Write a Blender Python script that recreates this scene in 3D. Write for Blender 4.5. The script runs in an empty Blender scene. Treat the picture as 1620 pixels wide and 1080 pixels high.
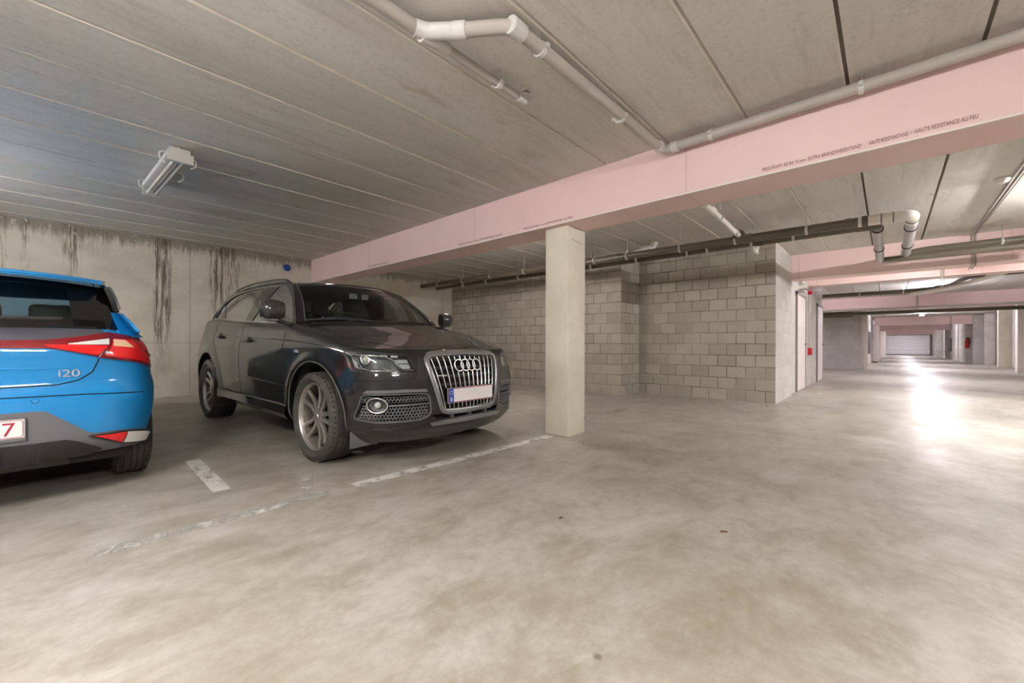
import bpy, bmesh, math, random
from mathutils import Vector, Matrix
from math import sin, cos, pi, sqrt, atan, atan2, radians
random.seed(7)
COL = bpy.context.scene.collection
FPX = 655.0; HC = 0.966                      # focal length in pixels, camera height
TH = atan(595/655)
# ------------------------------------------------------------------ helpers
class MB:
    def __init__(s): s.v=[]; s.f=[]; s.m=[]; s.cm=0
    def add(s, vs, fs):
        b=len(s.v); s.v+= [tuple(p) for p in vs]; s.f+=[tuple(i+b for i in f) for f in fs]; s.m+=[s.cm]*len(fs)
    def box(s, x0,x1,y0,y1,z0,z1, M=None):
        vs=[Vector((x,y,z)) for z in (z0,z1) for y in (y0,y1) for x in (x0,x1)]
        if M: vs=[M@p for p in vs]
        s.add(vs,[(0,2,3,1),(4,5,7,6),(0,1,5,4),(2,6,7,3),(0,4,6,2),(1,3,7,5)])
    def rbox(s, x0,x1,y0,y1,z0,z1, r=.02, seg=3, M=None):
        bm=bmesh.new(); bmesh.ops.create_cube(bm,size=1)
        for v in bm.verts: v.co=Vector(((x0+x1)/2+v.co.x*(x1-x0),(y0+y1)/2+v.co.y*(y1-y0),(z0+z1)/2+v.co.z*(z1-z0)))
        bmesh.ops.bevel(bm,geom=bm.edges[:],offset=r,segments=seg,affect='EDGES',profile=.5)
        bm.verts.ensure_lookup_table()
        s.add([(M@v.co if M else v.co.copy()) for v in bm.verts],[[v.index for v in f.verts] for f in bm.faces]); bm.free()
    def tube(s, pts, r, n=12, cap=True, closed=False):
        pts=[Vector(p) for p in pts]; rs=r if isinstance(r,(list,tuple)) else [r]*len(pts)
        L=len(pts); T=[]
        for i in range(L):
            a=pts[i-1] if (i>0 or closed) else pts[i]; b=pts[(i+1)%L] if (i<L-1 or closed) else pts[i]
            T.append((b-a).normalized())
        up=Vector((0,0,1)) if abs(T[0].z)<.9 else Vector((1,0,0))
        N=(up-T[0]*up.dot(T[0])).normalized(); vs=[]
        for i in range(L):
            N=(N-T[i]*N.dot(T[i])).normalized(); B=T[i].cross(N)
            for k in range(n):
                a=2*pi*k/n; vs.append(pts[i]+(N*cos(a)+B*sin(a))*rs[i])
        fs=[]
        for i in range(L if closed else L-1):
            j=(i+1)%L
            for k in range(n): fs.append((i*n+k,i*n+(k+1)%n,j*n+(k+1)%n,j*n+k))
        if cap and not closed: fs+= [tuple(range(n))[::-1], tuple((L-1)*n+k for k in range(n))]
        s.add(vs,fs)
    def lathe(s, prof, n=32, M=None, closed=False):
        # prof: (axial, radius) about the local x axis
        vs=[];fs=[];L=len(prof)
        for i,(a,r) in enumerate(prof):
            for k in range(n):
                t=2*pi*k/n; p=Vector((a,r*sin(t),r*cos(t))); vs.append(M@p if M else p)
        for i in range(L if closed else L-1):
            j=(i+1)%L
            for k in range(n): fs.append((i*n+k,i*n+(k+1)%n,j*n+(k+1)%n,j*n+k))
        s.add(vs,fs)
    def grid(s, rows, close=False):
        n=len(rows[0]); vs=[p for r in rows for p in r]; fs=[]
        for i in range(len(rows)-1):
            for k in range(n if close else n-1):
                fs.append((i*n+k,i*n+(k+1)%n,(i+1)*n+(k+1)%n,(i+1)*n+k))
        s.add(vs,fs)
    def slab(s, rows, d):
        # grid of points thickened by vector-function d(i,k)
        R=len(rows); n=len(rows[0]); b=[[Vector(rows[i][k])+d(i,k) for k in range(n)] for i in range(R)]
        vs=[p for r in rows for p in r]+[p for r in b for p in r]; o=R*n; fs=[]
        for i in range(R-1):
            for k in range(n-1):
                a=(i*n+k,i*n+k+1,(i+1)*n+k+1,(i+1)*n+k); fs.append(a); fs.append(tuple(x+o for x in a[::-1]))
        for k in range(n-1):
            fs.append((k+1,k,k+o,k+1+o)); e=(R-1)*n; fs.append((e+k,e+k+1,e+k+1+o,e+k+o))
        for i in range(R-1):
            fs.append((i*n,(i+1)*n,(i+1)*n+o,i*n+o)); e=n-1; fs.append(((i+1)*n+e,i*n+e,i*n+e+o,(i+1)*n+e+o))
        s.add(vs,fs)
    def build(s, name, mats, parent=None, smooth=30, fix=True, loc=None):
        me=bpy.data.meshes.new(name); me.from_pydata([tuple(p) for p in s.v],[],s.f)
        if not isinstance(mats,(list,tuple)): mats=[mats]
        for m in mats: me.materials.append(m)
        if len(mats)>1: me.polygons.foreach_set('material_index',s.m)
        if fix:
            bm=bmesh.new(); bm.from_mesh(me); bmesh.ops.recalc_face_normals(bm,faces=bm.faces[:]); bm.to_mesh(me); bm.free()
        me.validate()
        if smooth:
            me.polygons.foreach_set('use_smooth',[True]*len(me.polygons)); me.set_sharp_from_angle(angle=radians(smooth))
        me.update()
        o=bpy.data.objects.new(name,me); COL.objects.link(o)
        if parent: o.parent=parent
        if loc: o.location=loc
        return o
def tag(o,label=None,cat=None,group=None,kind=None):
    if label: o['label']=label
    if cat: o['category']=cat
    if group: o['group']=group
    if kind: o['kind']=kind
    return o
def empty(name,loc=(0,0,0),rot=(0,0,0)):
    o=bpy.data.objects.new(name,None); COL.objects.link(o); o.location=loc; o.rotation_euler=rot; o.empty_display_size=.1
    return o
def fillet(pts,r,n=5):
    pts=[Vector(p) for p in pts]; out=[pts[0]]
    for i in range(1,len(pts)-1):
        a=(pts[i-1]-pts[i]); b=(pts[i+1]-pts[i]); d=min(r,a.length*.45,b.length*.45)
        p0=pts[i]+a.normalized()*d; p2=pts[i]+b.normalized()*d
        for k in range(n+1):
            t=k/n; out.append(p0*(1-t)**2+pts[i]*2*t*(1-t)+p2*t*t)
    out.append(pts[-1]); return out
def interp(tab,x):
    if x<=tab[0][0]: return tab[0][1]
    for (a,b),(c,d) in zip(tab,tab[1:]):
        if x<=c: return b+(d-b)*(x-a)/(c-a)
    return tab[-1][1]
def sinterp(tab,x):
    # smooth (catmull) interpolation of a table
    if x<=tab[0][0]: return tab[0][1]
    if x>=tab[-1][0]: return tab[-1][1]
    for i in range(len(tab)-1):
        if x<=tab[i+1][0]:
            x0,y0=tab[i]; x1,y1=tab[i+1]; h=x1-x0; t=(x-x0)/h
            m0=(y1-tab[i-1][1])/(x1-tab[i-1][0]) if i>0 else (y1-y0)/h
            m1=(tab[i+2][1]-y0)/(tab[i+2][0]-x0) if i+2<len(tab) else (y1-y0)/h
            return (2*t**3-3*t*t+1)*y0+(t**3-2*t*t+t)*h*m0+(-2*t**3+3*t*t)*y1+(t**3-t*t)*h*m1
def resample(pts,n):
    pts=[Vector(p) for p in pts]; L=[0]
    for a,b in zip(pts,pts[1:]): L.append(L[-1]+(b-a).length)
    out=[]
    for i in range(n):
        t=L[-1]*i/(n-1); j=0
        while j<len(L)-2 and t>L[j+1]: j+=1
        d=L[j+1]-L[j]; out.append(pts[j].lerp(pts[j+1],(t-L[j])/d if d>1e-9 else 0))
    return out
# ------------------------------------------------------------------ materials
class NT:
    def __init__(s,name):
        s.mat=bpy.data.materials.new(name); s.mat.use_nodes=True; s.t=s.mat.node_tree; s.t.nodes.clear()
        s.out=s.n('ShaderNodeOutputMaterial'); s.tc=None
    def n(s,ty,**kw):
        x=s.t.nodes.new(ty)
        for k,v in kw.items():
            if k[0]=='_': setattr(x,k[1:],v)
            else:
                key=int(k[1:]) if (k[0]=='i' and k[1:].isdigit()) else k.replace('_',' ')
                i=x.inputs[key]
                if isinstance(v,bpy.types.NodeSocket): s.t.links.new(v,i)
                else: i.default_value=v
        return x
    def coord(s):
        if not s.tc: s.tc=s.n('ShaderNodeTexCoord')
        return s.tc.outputs['Object']
    def geo(s): return s.n('ShaderNodeNewGeometry').outputs['Position']
    def map(s,v,scale=(1,1,1),loc=(0,0,0),rot=(0,0,0)):
        return s.n('ShaderNodeMapping',Vector=v,Scale=scale,Location=loc,Rotation=rot).outputs[0]
    def noise(s,v,sc,det=4,rough=.55,dist=0):
        return s.n('ShaderNodeTexNoise',Vector=v,Scale=sc,Detail=det,Roughness=rough,Distortion=dist).outputs[0]
    def ramp(s,f,stops):
        r=s.n('ShaderNodeValToRGB',Fac=f); e=r.color_ramp.elements
        while len(e)<len(stops): e.new(.5)
        for a,(p,c) in zip(e,stops):
            a.position=p; a.color=(c,c,c,1) if not isinstance(c,(tuple,list)) else (*c[:3],1)
        return r.outputs[0]
    def mixc(s,f,a,b,mode='MIX'):
        x=s.n('ShaderNodeMix',_data_type='RGBA',_blend_type=mode)
        for k,v in ((0,f),(6,a),(7,b)):
            if isinstance(v,bpy.types.NodeSocket): s.t.links.new(v,x.inputs[k])
            else: x.inputs[k].default_value=v if k==0 else (*v[:3],1)
        return x.outputs[2]
    def math(s,op,a,b=0,c=0,clamp=False):
        x=s.n('ShaderNodeMath',_operation=op,_use_clamp=clamp)
        for k,v in enumerate((a,b,c)):
            if isinstance(v,bpy.types.NodeSocket): s.t.links.new(v,x.inputs[k])
            else: x.inputs[k].default_value=v
        return x.outputs[0]
    def sep(s,v): return s.n('ShaderNodeSeparateXYZ',Vector=v).outputs
    def bump(s,h,st,d=.01): return s.n('ShaderNodeBump',Height=h,Strength=st,Distance=d).outputs[0]
    def bsdf(s,**kw):
        b=s.n('ShaderNodeBsdfPrincipled',**kw); s.t.links.new(b.outputs[0],s.out.inputs[0]); return b
def C(r,g,b):                                     # sRGB 0-255 -> linear
    return tuple(((c/255)/12.92 if c/255<=.04045 else ((c/255+.055)/1.055)**2.4) for c in (r,g,b))+(1,)
def simple(name,col,rough=.5,metal=0,coat=0,spec=.5,var=.06,scale=6,trans=0,emit=None,es=0,ior=1.45):
    t=NT(name); co=t.coord(); n=t.noise(co,scale,3)
    k=t.ramp(n,[(.3,1-var),(.7,1+var*.3)])
    base=t.mixc(1.0,col,k,'MULTIPLY')
    kw=dict(Base_Color=base,Roughness=rough,Metallic=metal,Coat_Weight=coat,Specular_IOR_Level=spec,Coat_Roughness=.04,IOR=ior)
    if trans: kw['Transmission_Weight']=trans
    if emit: kw['Emission_Color']=emit; kw['Emission_Strength']=es
    t.bsdf(**kw); return t.mat
def glassmat(name,tint,gl=.12,rough=.02):
    t=NT(name); lw=t.n('ShaderNodeFresnel',IOR=1.5).outputs[0]
    f=t.math('MULTIPLY_ADD',lw,.65,gl*.1,clamp=True)
    tr=t.n('ShaderNodeBsdfTransparent',Color=tint).outputs[0]; g=t.n('ShaderNodeBsdfGlossy',Roughness=rough,Color=(1,1,1,1)).outputs[0]
    m=t.n('ShaderNodeMixShader',Fac=f,i1=tr,i2=g); t.t.links.new(m.outputs[0],t.out.inputs[0]); return t.mat
M={}
def floor_mat():
    t=NT('polished_concrete'); p=t.geo()
    a=t.noise(p,.55,6,.6,.6); b=t.noise(t.map(p,(1,1.6,1),rot=(0,0,.5)),2.6,8,.68,.4); c=t.noise(p,14,6,.7)
    col=t.ramp(a,[(.3,C(144,137,125)),(.5,C(160,154,145)),(.68,C(175,170,163))])
    d=t.ramp(b,[(.36,C(136,128,113)),(.52,C(165,159,150)),(.72,C(184,180,175))])
    col=t.mixc(.65,col,d)
    col=t.mixc(t.ramp(c,[(.35,.28),(.6,0)]),col,C(120,110,92))
    w=t.noise(t.map(p,(1,1.5,1)),1.5,9,.75,.5)
    col=t.mixc(t.ramp(w,[(.50,0),(.68,.6)]),col,C(188,185,180))
    w2=t.noise(t.map(p,(1.7,1,1),loc=(4,2,0)),1.0,8,.7,.7)
    col=t.mixc(t.ramp(w2,[(.47,0),(.75,.5)]),col,C(122,110,88))
    # scattered scuffs
    v=t.n('ShaderNodeTexVoronoi',Vector=t.map(p,(1,1,1)),Scale=1.7,_feature='F1').outputs[0]
    col=t.mixc(t.ramp(v,[(.018,.8),(.035,0)]),col,C(90,80,66))
    r=t.math('ADD',t.ramp(t.noise(p,1.1,6,.6,.8),[(.3,.24),(.7,.42)]),t.ramp(w,[(.5,0),(.66,.22)]))
    h=t.math('ADD',t.noise(p,1.3,5,.6),t.math('MULTIPLY',t.noise(p,30,4),.04))
    t.bsdf(Base_Color=col,Roughness=t.math('ADD',r,.04),Specular_IOR_Level=.34,Normal=t.bump(h,.25,.012)); return t.mat
def ceil_mat():
    t=NT('precast_ceiling'); p=t.geo(); x,y,z=t.sep(p)
    k=t.math('FLOOR',t.math('DIVIDE',t.math('SUBTRACT',y,.2),.597))
    kx=t.math('FLOOR',t.math('DIVIDE',t.math('ADD',x,2.2),5.9))
    rnd=t.n('ShaderNodeTexWhiteNoise',Vector=t.n('ShaderNodeCombineXYZ',X=k,Y=kx).outputs[0]).outputs[0]
    a=t.noise(t.map(p,(.35,1.6,1)),1.6,6,.6,.6); b=t.noise(t.map(p,(.25,3,1)),5,6,.6); c=t.noise(p,40,3)
    col=t.ramp(a,[(.3,C(196,191,184)),(.5,C(209,205,199)),(.7,C(217,214,209))])
    col=t.mixc(.35,col,t.ramp(rnd,[(0,C(196,190,180)),(1,C(214,212,208))]))
    col=t.mixc(t.ramp(b,[(.55,0),(.75,.35)]),col,C(150,140,124))
    st=t.noise(t.map(p,(.8,1.3,1),loc=(3,1,0)),1.4,7,.7,1)
    col=t.mixc(t.ramp(st,[(.60,0),(.68,.35)]),col,C(150,126,96))
    col=t.mixc(t.ramp(c,[(.3,.15),(.5,0)]),col,C(120,112,100))
    t.bsdf(Base_Color=col,Roughness=.75,Specular_IOR_Level=.35,Normal=t.bump(t.math('ADD',b,c),.12,.004)); return t.mat
def backwall_mat():
    t=NT('stained_cast_concrete'); p=t.geo(); x,y,z=t.sep(p)
    a=t.noise(p,1.5,6,.6,.5); g=t.noise(p,22,4,.7)
    col=t.ramp(a,[(.3,C(196,188,170)),(.5,C(212,205,189)),(.7,C(222,216,203))])
    col=t.mixc(t.ramp(g,[(.3,.18),(.45,0)]),col,C(150,142,126))
    # formwork lines
    fx=t.math('ABSOLUTE',t.math('SUBTRACT',t.math('FRACT',t.math('DIVIDE',t.math('ADD',x,10.62),2.7)),.5))
    col=t.mixc(t.ramp(fx,[(.001,.6),(.004,0)]),col,C(120,112,98))
    fz=t.math('ABSOLUTE',t.math('SUBTRACT',z,.98)); col=t.mixc(t.ramp(fz,[(.004,.25),(.02,0)]),col,C(150,142,126))
    # damp fringe under the ceiling and drip streaks with their own shape
    up=t.math('SUBTRACT',2.69,z)
    fr=t.noise(t.map(p,(14,1,1.1)),1.0,5,.7)
    edge=t.math('SUBTRACT',t.math('MULTIPLY',fr,.46),up)
    col=t.mixc(t.ramp(edge,[(.02,0),(.14,.7)]),col,C(104,92,76))
    def streak(cx,w,zb,s=1.0):
        dx=t.math('ABSOLUTE',t.math('SUBTRACT',t.math('ADD',x,t.math('MULTIPLY',t.math('SUBTRACT',t.noise(t.map(p,(1,1,3)),2,3),.5),.06)),cx))
        m=t.math('SUBTRACT',1,t.math('DIVIDE',dx,w),clamp=True)
        q=t.noise(t.map(p,(26,1,1.6)),1.0,6,.75)
        zf=t.math('MULTIPLY',t.math('SUBTRACT',z,zb),1.2,clamp=True)
        mm=t.math('MULTIPLY',t.math('MULTIPLY',m,3,clamp=True),t.ramp(q,[(.46,0),(.56,1)]))
        return t.math('MULTIPLY',t.math('MULTIPLY',mm,zf),s)
    for cx,w,zb,s in ((.15,.10,1.75,1.2),(-.55,.10,1.4,.9),(-.82,.12,1.3,.8),(1.17,.13,.35,.85),(1.98,.20,1.1,.85),(2.2,.07,.9,.7),(-.3,.05,1.8,.9),(.3,.3,2.2,.7),(1.65,.25,2.3,.6),(2.6,.2,2.2,.6)):
        col=t.mixc(streak(cx,w,zb,s),col,C(84,72,56))
    cr=t.noise(t.map(p,(9,1,7)),2,5,.7); col=t.mixc(t.math('MULTIPLY',t.ramp(cr,[(.6,0),(.66,1)]),t.math('SUBTRACT',1,t.math('MULTIPLY',up,2.6),clamp=True)),col,C(232,228,220))
    t.bsdf(Base_Color=col,Roughness=.85,Normal=t.bump(g,.15,.004)); return t.mat
def block_mat(name,axis,warm=True,off=0.0,light=0.0):
    t=NT(name); p=t.geo(); x,y,z=t.sep(p)
    u=t.math('ADD',y if axis=='y' else x,off)
    # tile sizes: 0.30 x 0.20 m
    v=t.n('ShaderNodeCombineXYZ',X=u,Y=t.math('ADD',z,.004)).outputs[0]
    nz=t.noise(p,3,3); v2=t.n('ShaderNodeVectorMath',_operation='ADD',i0=v,i1=t.n('ShaderNodeCombineXYZ',X=t.math('MULTIPLY',nz,.012),Y=t.math('MULTIPLY',nz,.008)).outputs[0]).outputs[0]
    b=t.n('ShaderNodeTexBrick',Vector=v2,Color1=(0,0,0,1),Color2=(1,1,1,1),Mortar=(.5,.5,.5,1),Scale=1,Mortar_Size=.0075,Mortar_Smooth=.25,Bias=0,Brick_Width=.30,Row_Height=.20)
    b.offset=.5; b.squash=1
    if warm: s=[(0,C(156,150,137)),(.5,C(170,164,151)),(1,C(184,179,167))]
    else: s=[(0,C(186,181,176)),(.5,C(198,193,189)),(1,C(208,204,200))]
    col=t.ramp(b.outputs[0],s)
    n=t.noise(p,2.2,6,.6,.4); col=t.mixc(.4,col,t.ramp(n,[(.3,s[0][1]),(.7,s[2][1])]))
    g=t.noise(p,60,4,.8); col=t.mixc(t.ramp(g,[(.35,.35),(.5,0)]),col,tuple(c*.55 for c in s[0][1][:3]))
    mc=C(98,89,74) if warm else C(182,176,170)
    wear=t.ramp(t.noise(p,1.7,4),[(.35,.25),(.6,.95)])
    col=t.mixc(t.math('MULTIPLY',b.outputs[1],wear),col,mc)
    h=t.math('ADD',t.math('MULTIPLY',b.outputs[1],-1),t.math('MULTIPLY',g,.25))
    t.bsdf(Base_Color=col,Roughness=.9,Specular_IOR_Level=.3,Normal=t.bump(h,.35,.006)); return t.mat
def column_mat():
    t=NT('cream_concrete'); p=t.geo(); a=t.noise(p,2.5,6,.6,.6); g=t.noise(t.map(p,(1,1,.4)),18,5,.7)
    col=t.ramp(a,[(.3,C(216,209,190)),(.7,C(230,224,209))]); col=t.mixc(t.ramp(g,[(.28,.4),(.4,0)]),col,C(170,160,136))
    t.bsdf(Base_Color=col,Roughness=.8,Normal=t.bump(g,.1,.003)); return t.mat
def pink_mat():
    t=NT('pink_fireboard'); p=t.geo(); x,y,z=t.sep(p); a=t.noise(p,1.2,5,.5); 
    col=t.ramp(a,[(.3,C(234,205,202)),(.7,C(239,213,211))])
    j=t.math('ABSOLUTE',t.math('SUBTRACT',t.math('FRACT',t.math('DIVIDE',t.math('ADD',y,20.85),2.6)),.5))
    col=t.mixc(t.ramp(j,[(.0003,.45),(.0009,0)]),col,C(180,140,138))
    t.bsdf(Base_Color=col,Roughness=.8,Specular_IOR_Level=.3); return t.mat
def worn_mat(name,col,lo,hi):
    t=NT(name); p=t.geo(); n=t.noise(p,7,7,.75,.6); m=t.ramp(n,[(lo,0),(hi,1)])
    b=t.n('ShaderNodeBsdfPrincipled',Base_Color=col,Roughness=.5); tr=t.n('ShaderNodeBsdfTransparent')
    x=t.n('ShaderNodeMixShader',Fac=m,i1=tr.outputs[0],i2=b.outputs[0]); t.t.links.new(x.outputs[0],t.out.inputs[0]); return t.mat
M['floor']=floor_mat(); M['ceil']=ceil_mat(); M['back']=backwall_mat()
M['block_y']=block_mat('blockwork_warm_y','y',off=10.02); M['block_x']=block_mat('blockwork_warm_x','x',off=10.1)
M['white_x']=block_mat('painted_blockwork_x','x',False); M['white_y']=block_mat('painted_blockwork_y','y',False)
M['column']=column_mat(); M['pink']=pink_mat()
M['edge']=simple('white_corner_bead',C(238,228,222),.5)
M['joint_light']=simple('joint_filler',C(222,214,202),.7); M['joint_dark']=simple('joint_shadow_gap',C(96,88,76),.9)
M['pvc']=simple('grey_pvc_pipe',C(178,172,164),.35); M['pvc_dark']=simple('dark_grey_pvc_pipe',C(104,97,84),.32)
M['pvc_light']=simple('pale_pvc_fitting',C(206,204,200),.3)
M['pvc_silver']=simple('silver_grey_pipe',C(172,168,168),.28)
M['pvc_white']=simple('white_pvc_pipe',C(226,222,214),.3)
M['rubber_ring']=simple('black_seal_ring',C(50,46,44),.6)
M['steel']=simple('galvanised_steel',C(200,198,192),.3,.8); M['conduit']=simple('grey_conduit',C(170,164,158),.4)
M['door_white']=simple('white_door_paint',C(228,220,218),.4,var=.03); M['frame_grey']=simple('grey_door_frame',C(132,124,120),.4)
M['line']=worn_mat('worn_white_road_paint',C(205,202,197),.30,.50); M['line2']=worn_mat('faded_white_road_paint',C(196,193,186),.40,.62)
M['leaf']=simple('dry_leaf',C(110,84,60),.8); M['red']=simple('red_paint',C(188,22,40),.4); M['black']=simple('black_plastic',C(30,29,28),.45); M['blue_cap']=simple('blue_plastic',C(28,66,140),.35)
M['ink']=simple('dark_ink',C(136,92,98),.8,var=0)
M['roller']=simple('light_grey_door_panel',C(196,194,196),.45); M['grey_dark']=simple('dark_grey_metal',C(92,88,86),.5)
M['tube_on']=simple('lit_tube',C(255,255,255),.4,emit=(1,.985,.965,1),es=300)
M['tube_far']=simple('bright_lit_tube',C(255,255,255),.4,emit=(.95,.90,1,1),es=215)
M['tube_fill']=simple('fill_tube_faint',C(255,255,255),.4,emit=(1,.98,.95,1),es=55)  # for the fill lamp added behind the near beam
M['tube_dim']=simple('lit_tube_soft',C(255,255,255),.4,emit=(1,.985,.965,1),es=190)
M['tube_off']=simple('unlit_tube',C(214,208,198),.25)
M['diff']=simple('translucent_cover',C(210,206,196),.2)
# ------------------------------------------------------------------ the setting
ZC=2.686; ZB=2.23
def fz(y): return max(0.,(y-4.2))*.0205
mb=MB()
ys=[-9,-4.3,-1,2,4.2,4.8,5.6,6.4,7.2,8,8.9]; xs=[-9]+[i*1.0 for i in range(-8,61)]
mb.grid([[Vector((x,y,fz(y))) for x in xs] for y in ys]); mb.grid([[Vector((x,y,-.2)) for x in (xs[0],xs[-1])] for y in (ys[0],ys[-1])])
tag(mb.build('floor',M['floor'],smooth=0),'grey-brown polished concrete garage floor with scuffs','floor',kind='structure')
# ceiling: precast planks with chamfered joints (one slab of planks)
mb=MB(); k0=int((-9-.2)/.597)-1
jl=MB(); 
for k in range(k0,16):
    y0=.2+k*.597; y1=y0+.597
    if y0>8.85: break
    y1=min(y1,8.9); c=.012
    for xa,xb in ((-9,60),):
        pts=[(y0,ZC+.02),(y0+c,ZC),(y1-c,ZC),(y1,ZC+.02),(y1,ZC+.25),(y0,ZC+.25)]
        vs=[Vector((xa,a,b)) for a,b in pts]+[Vector((xb,a,b)) for a,b in pts]
        mb.add(vs,[(0,1,7,6),(1,2,8,7),(2,3,9,8),(3,4,10,9),(4,5,11,10),(5,0,6,11),(0,5,4,3,2,1),(6,7,8,9,10,11)])
tag(mb.build('ceiling',M['ceil'],smooth=0),'concrete plank ceiling of the parking garage','ceiling',kind='structure')
for k in range(-4,15):
    y0=.2+k*.597
    if k in (6,9): continue
    w=.010 if k>=0 else .006
    if k in (0,-1): continue
    jl.box(-9,3.55,y0+.006,y0+.006+w,ZC-.004,ZC+.012)
    jl.box(3.9,9.46,y0+.006,y0+.006+w,ZC-.004,ZC+.012)
tag(jl.build('trim_1',M['joint_light'],smooth=0),'pale filler lines along the ceiling plank joints','joint filler',kind='structure')
jl=MB()
for k in (0,-1,-2):
    y0=.2+k*.597; jl.box(-9,60,y0-.012,y0+.016,ZC+.004,ZC+.014)
tag(jl.build('trim_2',M['joint_dark'],smooth=0),'open dark joints between ceiling planks over the aisle','joint',kind='structure')
def wall(name,x0,x1,y0,y1,m,label,z0=-.05,z1=ZC+.02):
    b=MB(); b.box(x0,x1,y0,y1,z0,z1); return tag(b.build(name,m,smooth=0),label,'wall',kind='structure')
wall('wall_back',-9,7.4,8.8,9.0,M['back'],'cream cast concrete back wall with dark damp streaks under the ceiling')
wall('wall_left_block',7.25,7.45,3.785,8.8,M['block_y'],'grey blockwork wall in the dark corner behind the black car')
wall('wall_recess',7.248,8.02,3.775,3.97,M['block_x'],'short blockwork return beside the recess')
wall('wall_block',8.02,8.22,1.385,3.785,M['block_y'],'large grey blockwork wall facing the empty bay')
wall('wall_aisle',8.04,9.55,1.38,1.58,M['white_x'],'pale blockwork end wall beside the aisle')
wall('wall_aisle_rear',9.55,15.1,1.43,1.6,M['white_x'],'pale blockwork wall with two white doors')
wall('wall_bay',21.9,22.1,.8,8.8,M['white_y'],'grey blockwork wall beyond the two white doors')
wall('wall_bay_side',15.1,21.9,8.6,8.8,M['white_x'],'rear wall of the recess beyond the doors')
wall('wall_far_left',22.1,60,.75,.93,M['white_x'],'pale wall along the far left of the aisle')
wall('wall_far',59.9,60.1,-9,1,M['white_y'],'grey end wall around the roller door')
wall('wall_right',22,60,-4.4,-4.2,M['white_x'],'pale wall behind the right hand columns')
wall('wall_right_return',21.8,22,-9,-4.2,M['white_y'],'return wall on the right of the aisle')
wall('wall_near_right',-9,22,-9.2,-9,M['white_x'],'wall behind the right hand bays')
wall('wall_behind',-9.2,-9,-9,8.8,M['white_y'],'wall behind the camera')
# pale pier and step
b=MB(); b.box(8.0,8.03,1.365,1.40,0,ZC); 
# ------------------------------------------------------------------ beams, columns
def beam(x0,x1,y0,y1,zb,label,bead=True,zt=ZC+.01):
    e=empty('pink_beam',((x0+x1)/2,(y0+y1)/2,zb)); tag(e,label,'beam',kind='structure')
    b=MB(); cx=(x0+x1)/2; cy=(y0+y1)/2; b.box(x0-cx,x1-cx,y0-cy,y1-cy,0,zt-zb); b.build('cladding',M['pink'],e,smooth=0)
    if bead:
        b=MB(); b.box(x0-cx-.004,x0-cx+.012,y0-cy,y1-cy,-.004,.008); b.build('corner_bead',M['edge'],e,smooth=0)
    return e
b1=beam(3.53,3.95,-9,8.8,ZB,'large near pink fireboard beam resting on the cream column')
beam(9.46,9.86,-9,1.40,ZB,'pink beam ending against the blockwork pier',True)
beam(12.1,12.5,-9,1.43,2.39,'bright lilac pink beam behind the grey pipes')
beam(19.4,19.8,-9,8.6,2.23,'mauve beam with pipes below it')
beam(34,34.4,-4.2,.62,2.2,'peach beam far along the aisle')
beam(44,44.4,-4.2,.62,2.15,'far pale pink beam beyond the peach beam')
beam(54,54.4,-4.2,.62,2.02,'farthest pink beam before the roller door')
beam(-3.07,-2.65,-9,8.8,ZB,'pink beam behind the camera')
# hairline board joints on near beam
def text(s,size,Mx,name,m,parent,ext=.0006,align='LEFT'):
    cu=bpy.data.curves.new(name,'FONT'); cu.body=s; cu.size=size; cu.extrude=ext; cu.align_x=align
    o=bpy.data.objects.new(name,cu); COL.objects.link(o); bpy.context.view_layer.update()
    me=bpy.data.meshes.new_from_object(o.evaluated_get(bpy.context.evaluated_depsgraph_get())); bpy.data.objects.remove(o)
    me.materials.clear(); me.materials.append(m); me.transform(Mx)
    o=bpy.data.objects.new(name,me); COL.objects.link(o)
    if parent: o.parent=parent
    return o
# lettering on the -x face: text x axis -> -y, text y axis -> +z ; beam origin at cx,cy,zb
def btext(s,size,ya,yb,z):
    cx=(3.53+3.95)/2; cy=-.1; Rt=Matrix(((0,0,-1,0),(-1,0,0,0),(0,1,0,0),(0,0,0,1)))
    o=text(s,size,Matrix.Identity(4),'lettering',M['ink'],b1); w=max(v.co.x for v in o.data.vertices)
    o.data.transform(Matrix.Translation(Vector((3.5285-cx,ya-cy,z-ZB)))@Rt@Matrix.Diagonal(((ya-yb)/w,1,1,1)))
for s_,z_,ya,yb,zz in (('PREGYFLAM  AE BA 15 mm  EXTRA BRANDWEERSTAND  ,',.036,.696,.115,2.258),('HAUTE RESISTANSTAND',.036,.095,-.09,2.262),('/  HAUTE RESISTANCE AU FEU',.036,-.10,-.378,2.264),
    ('PREGYFLAM BA 15 mm EXTRA BRAND. AU FEU',.03,4.16,3.36,2.256),('PREGYFLAM BA 15 mm EXTRA BRAND. AU FEU',.03,3.04,2.38,2.256),('PREGYFLAM BA 15 mm EXTRA',.03,6.47,5.85,2.256)): btext(s_,z_,ya,yb,zz)
e=empty('concrete_column',(3.78,2.64,0)); tag(e,'square cream concrete column standing under the near pink beam','column',kind='structure')
b=MB(); b.rbox(-.165,.165,-.15,.15,-.02,ZB,.008,2); b.build('shaft',M['column'],e)
b=MB(); b.add([(-.10,-.1515,2.09),(-.1,-.1515,2.094),(.12,-.1515,2.06),(.12,-.1515,2.064)],[(0,2,3,1)]); b.build('crack',M['black'],e,smooth=0)
def col(x,y,w,d,m,label,zt=2.25,grp=None):
    b=MB(); b.rbox(-w/2,w/2,-d/2,d/2,-.01,zt,.01,2); o=b.build('concrete_column',m,loc=(x,y,0)); tag(o,label,'column',grp,'structure'); return o
col(23.3,-3.65,.35,.45,M['edge'],'white column at the right edge of the photo',2.6)
col(29.6,-4.0,.3,.42,M['column'],'cream column in front of the green-lit wall',2.65)
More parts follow.
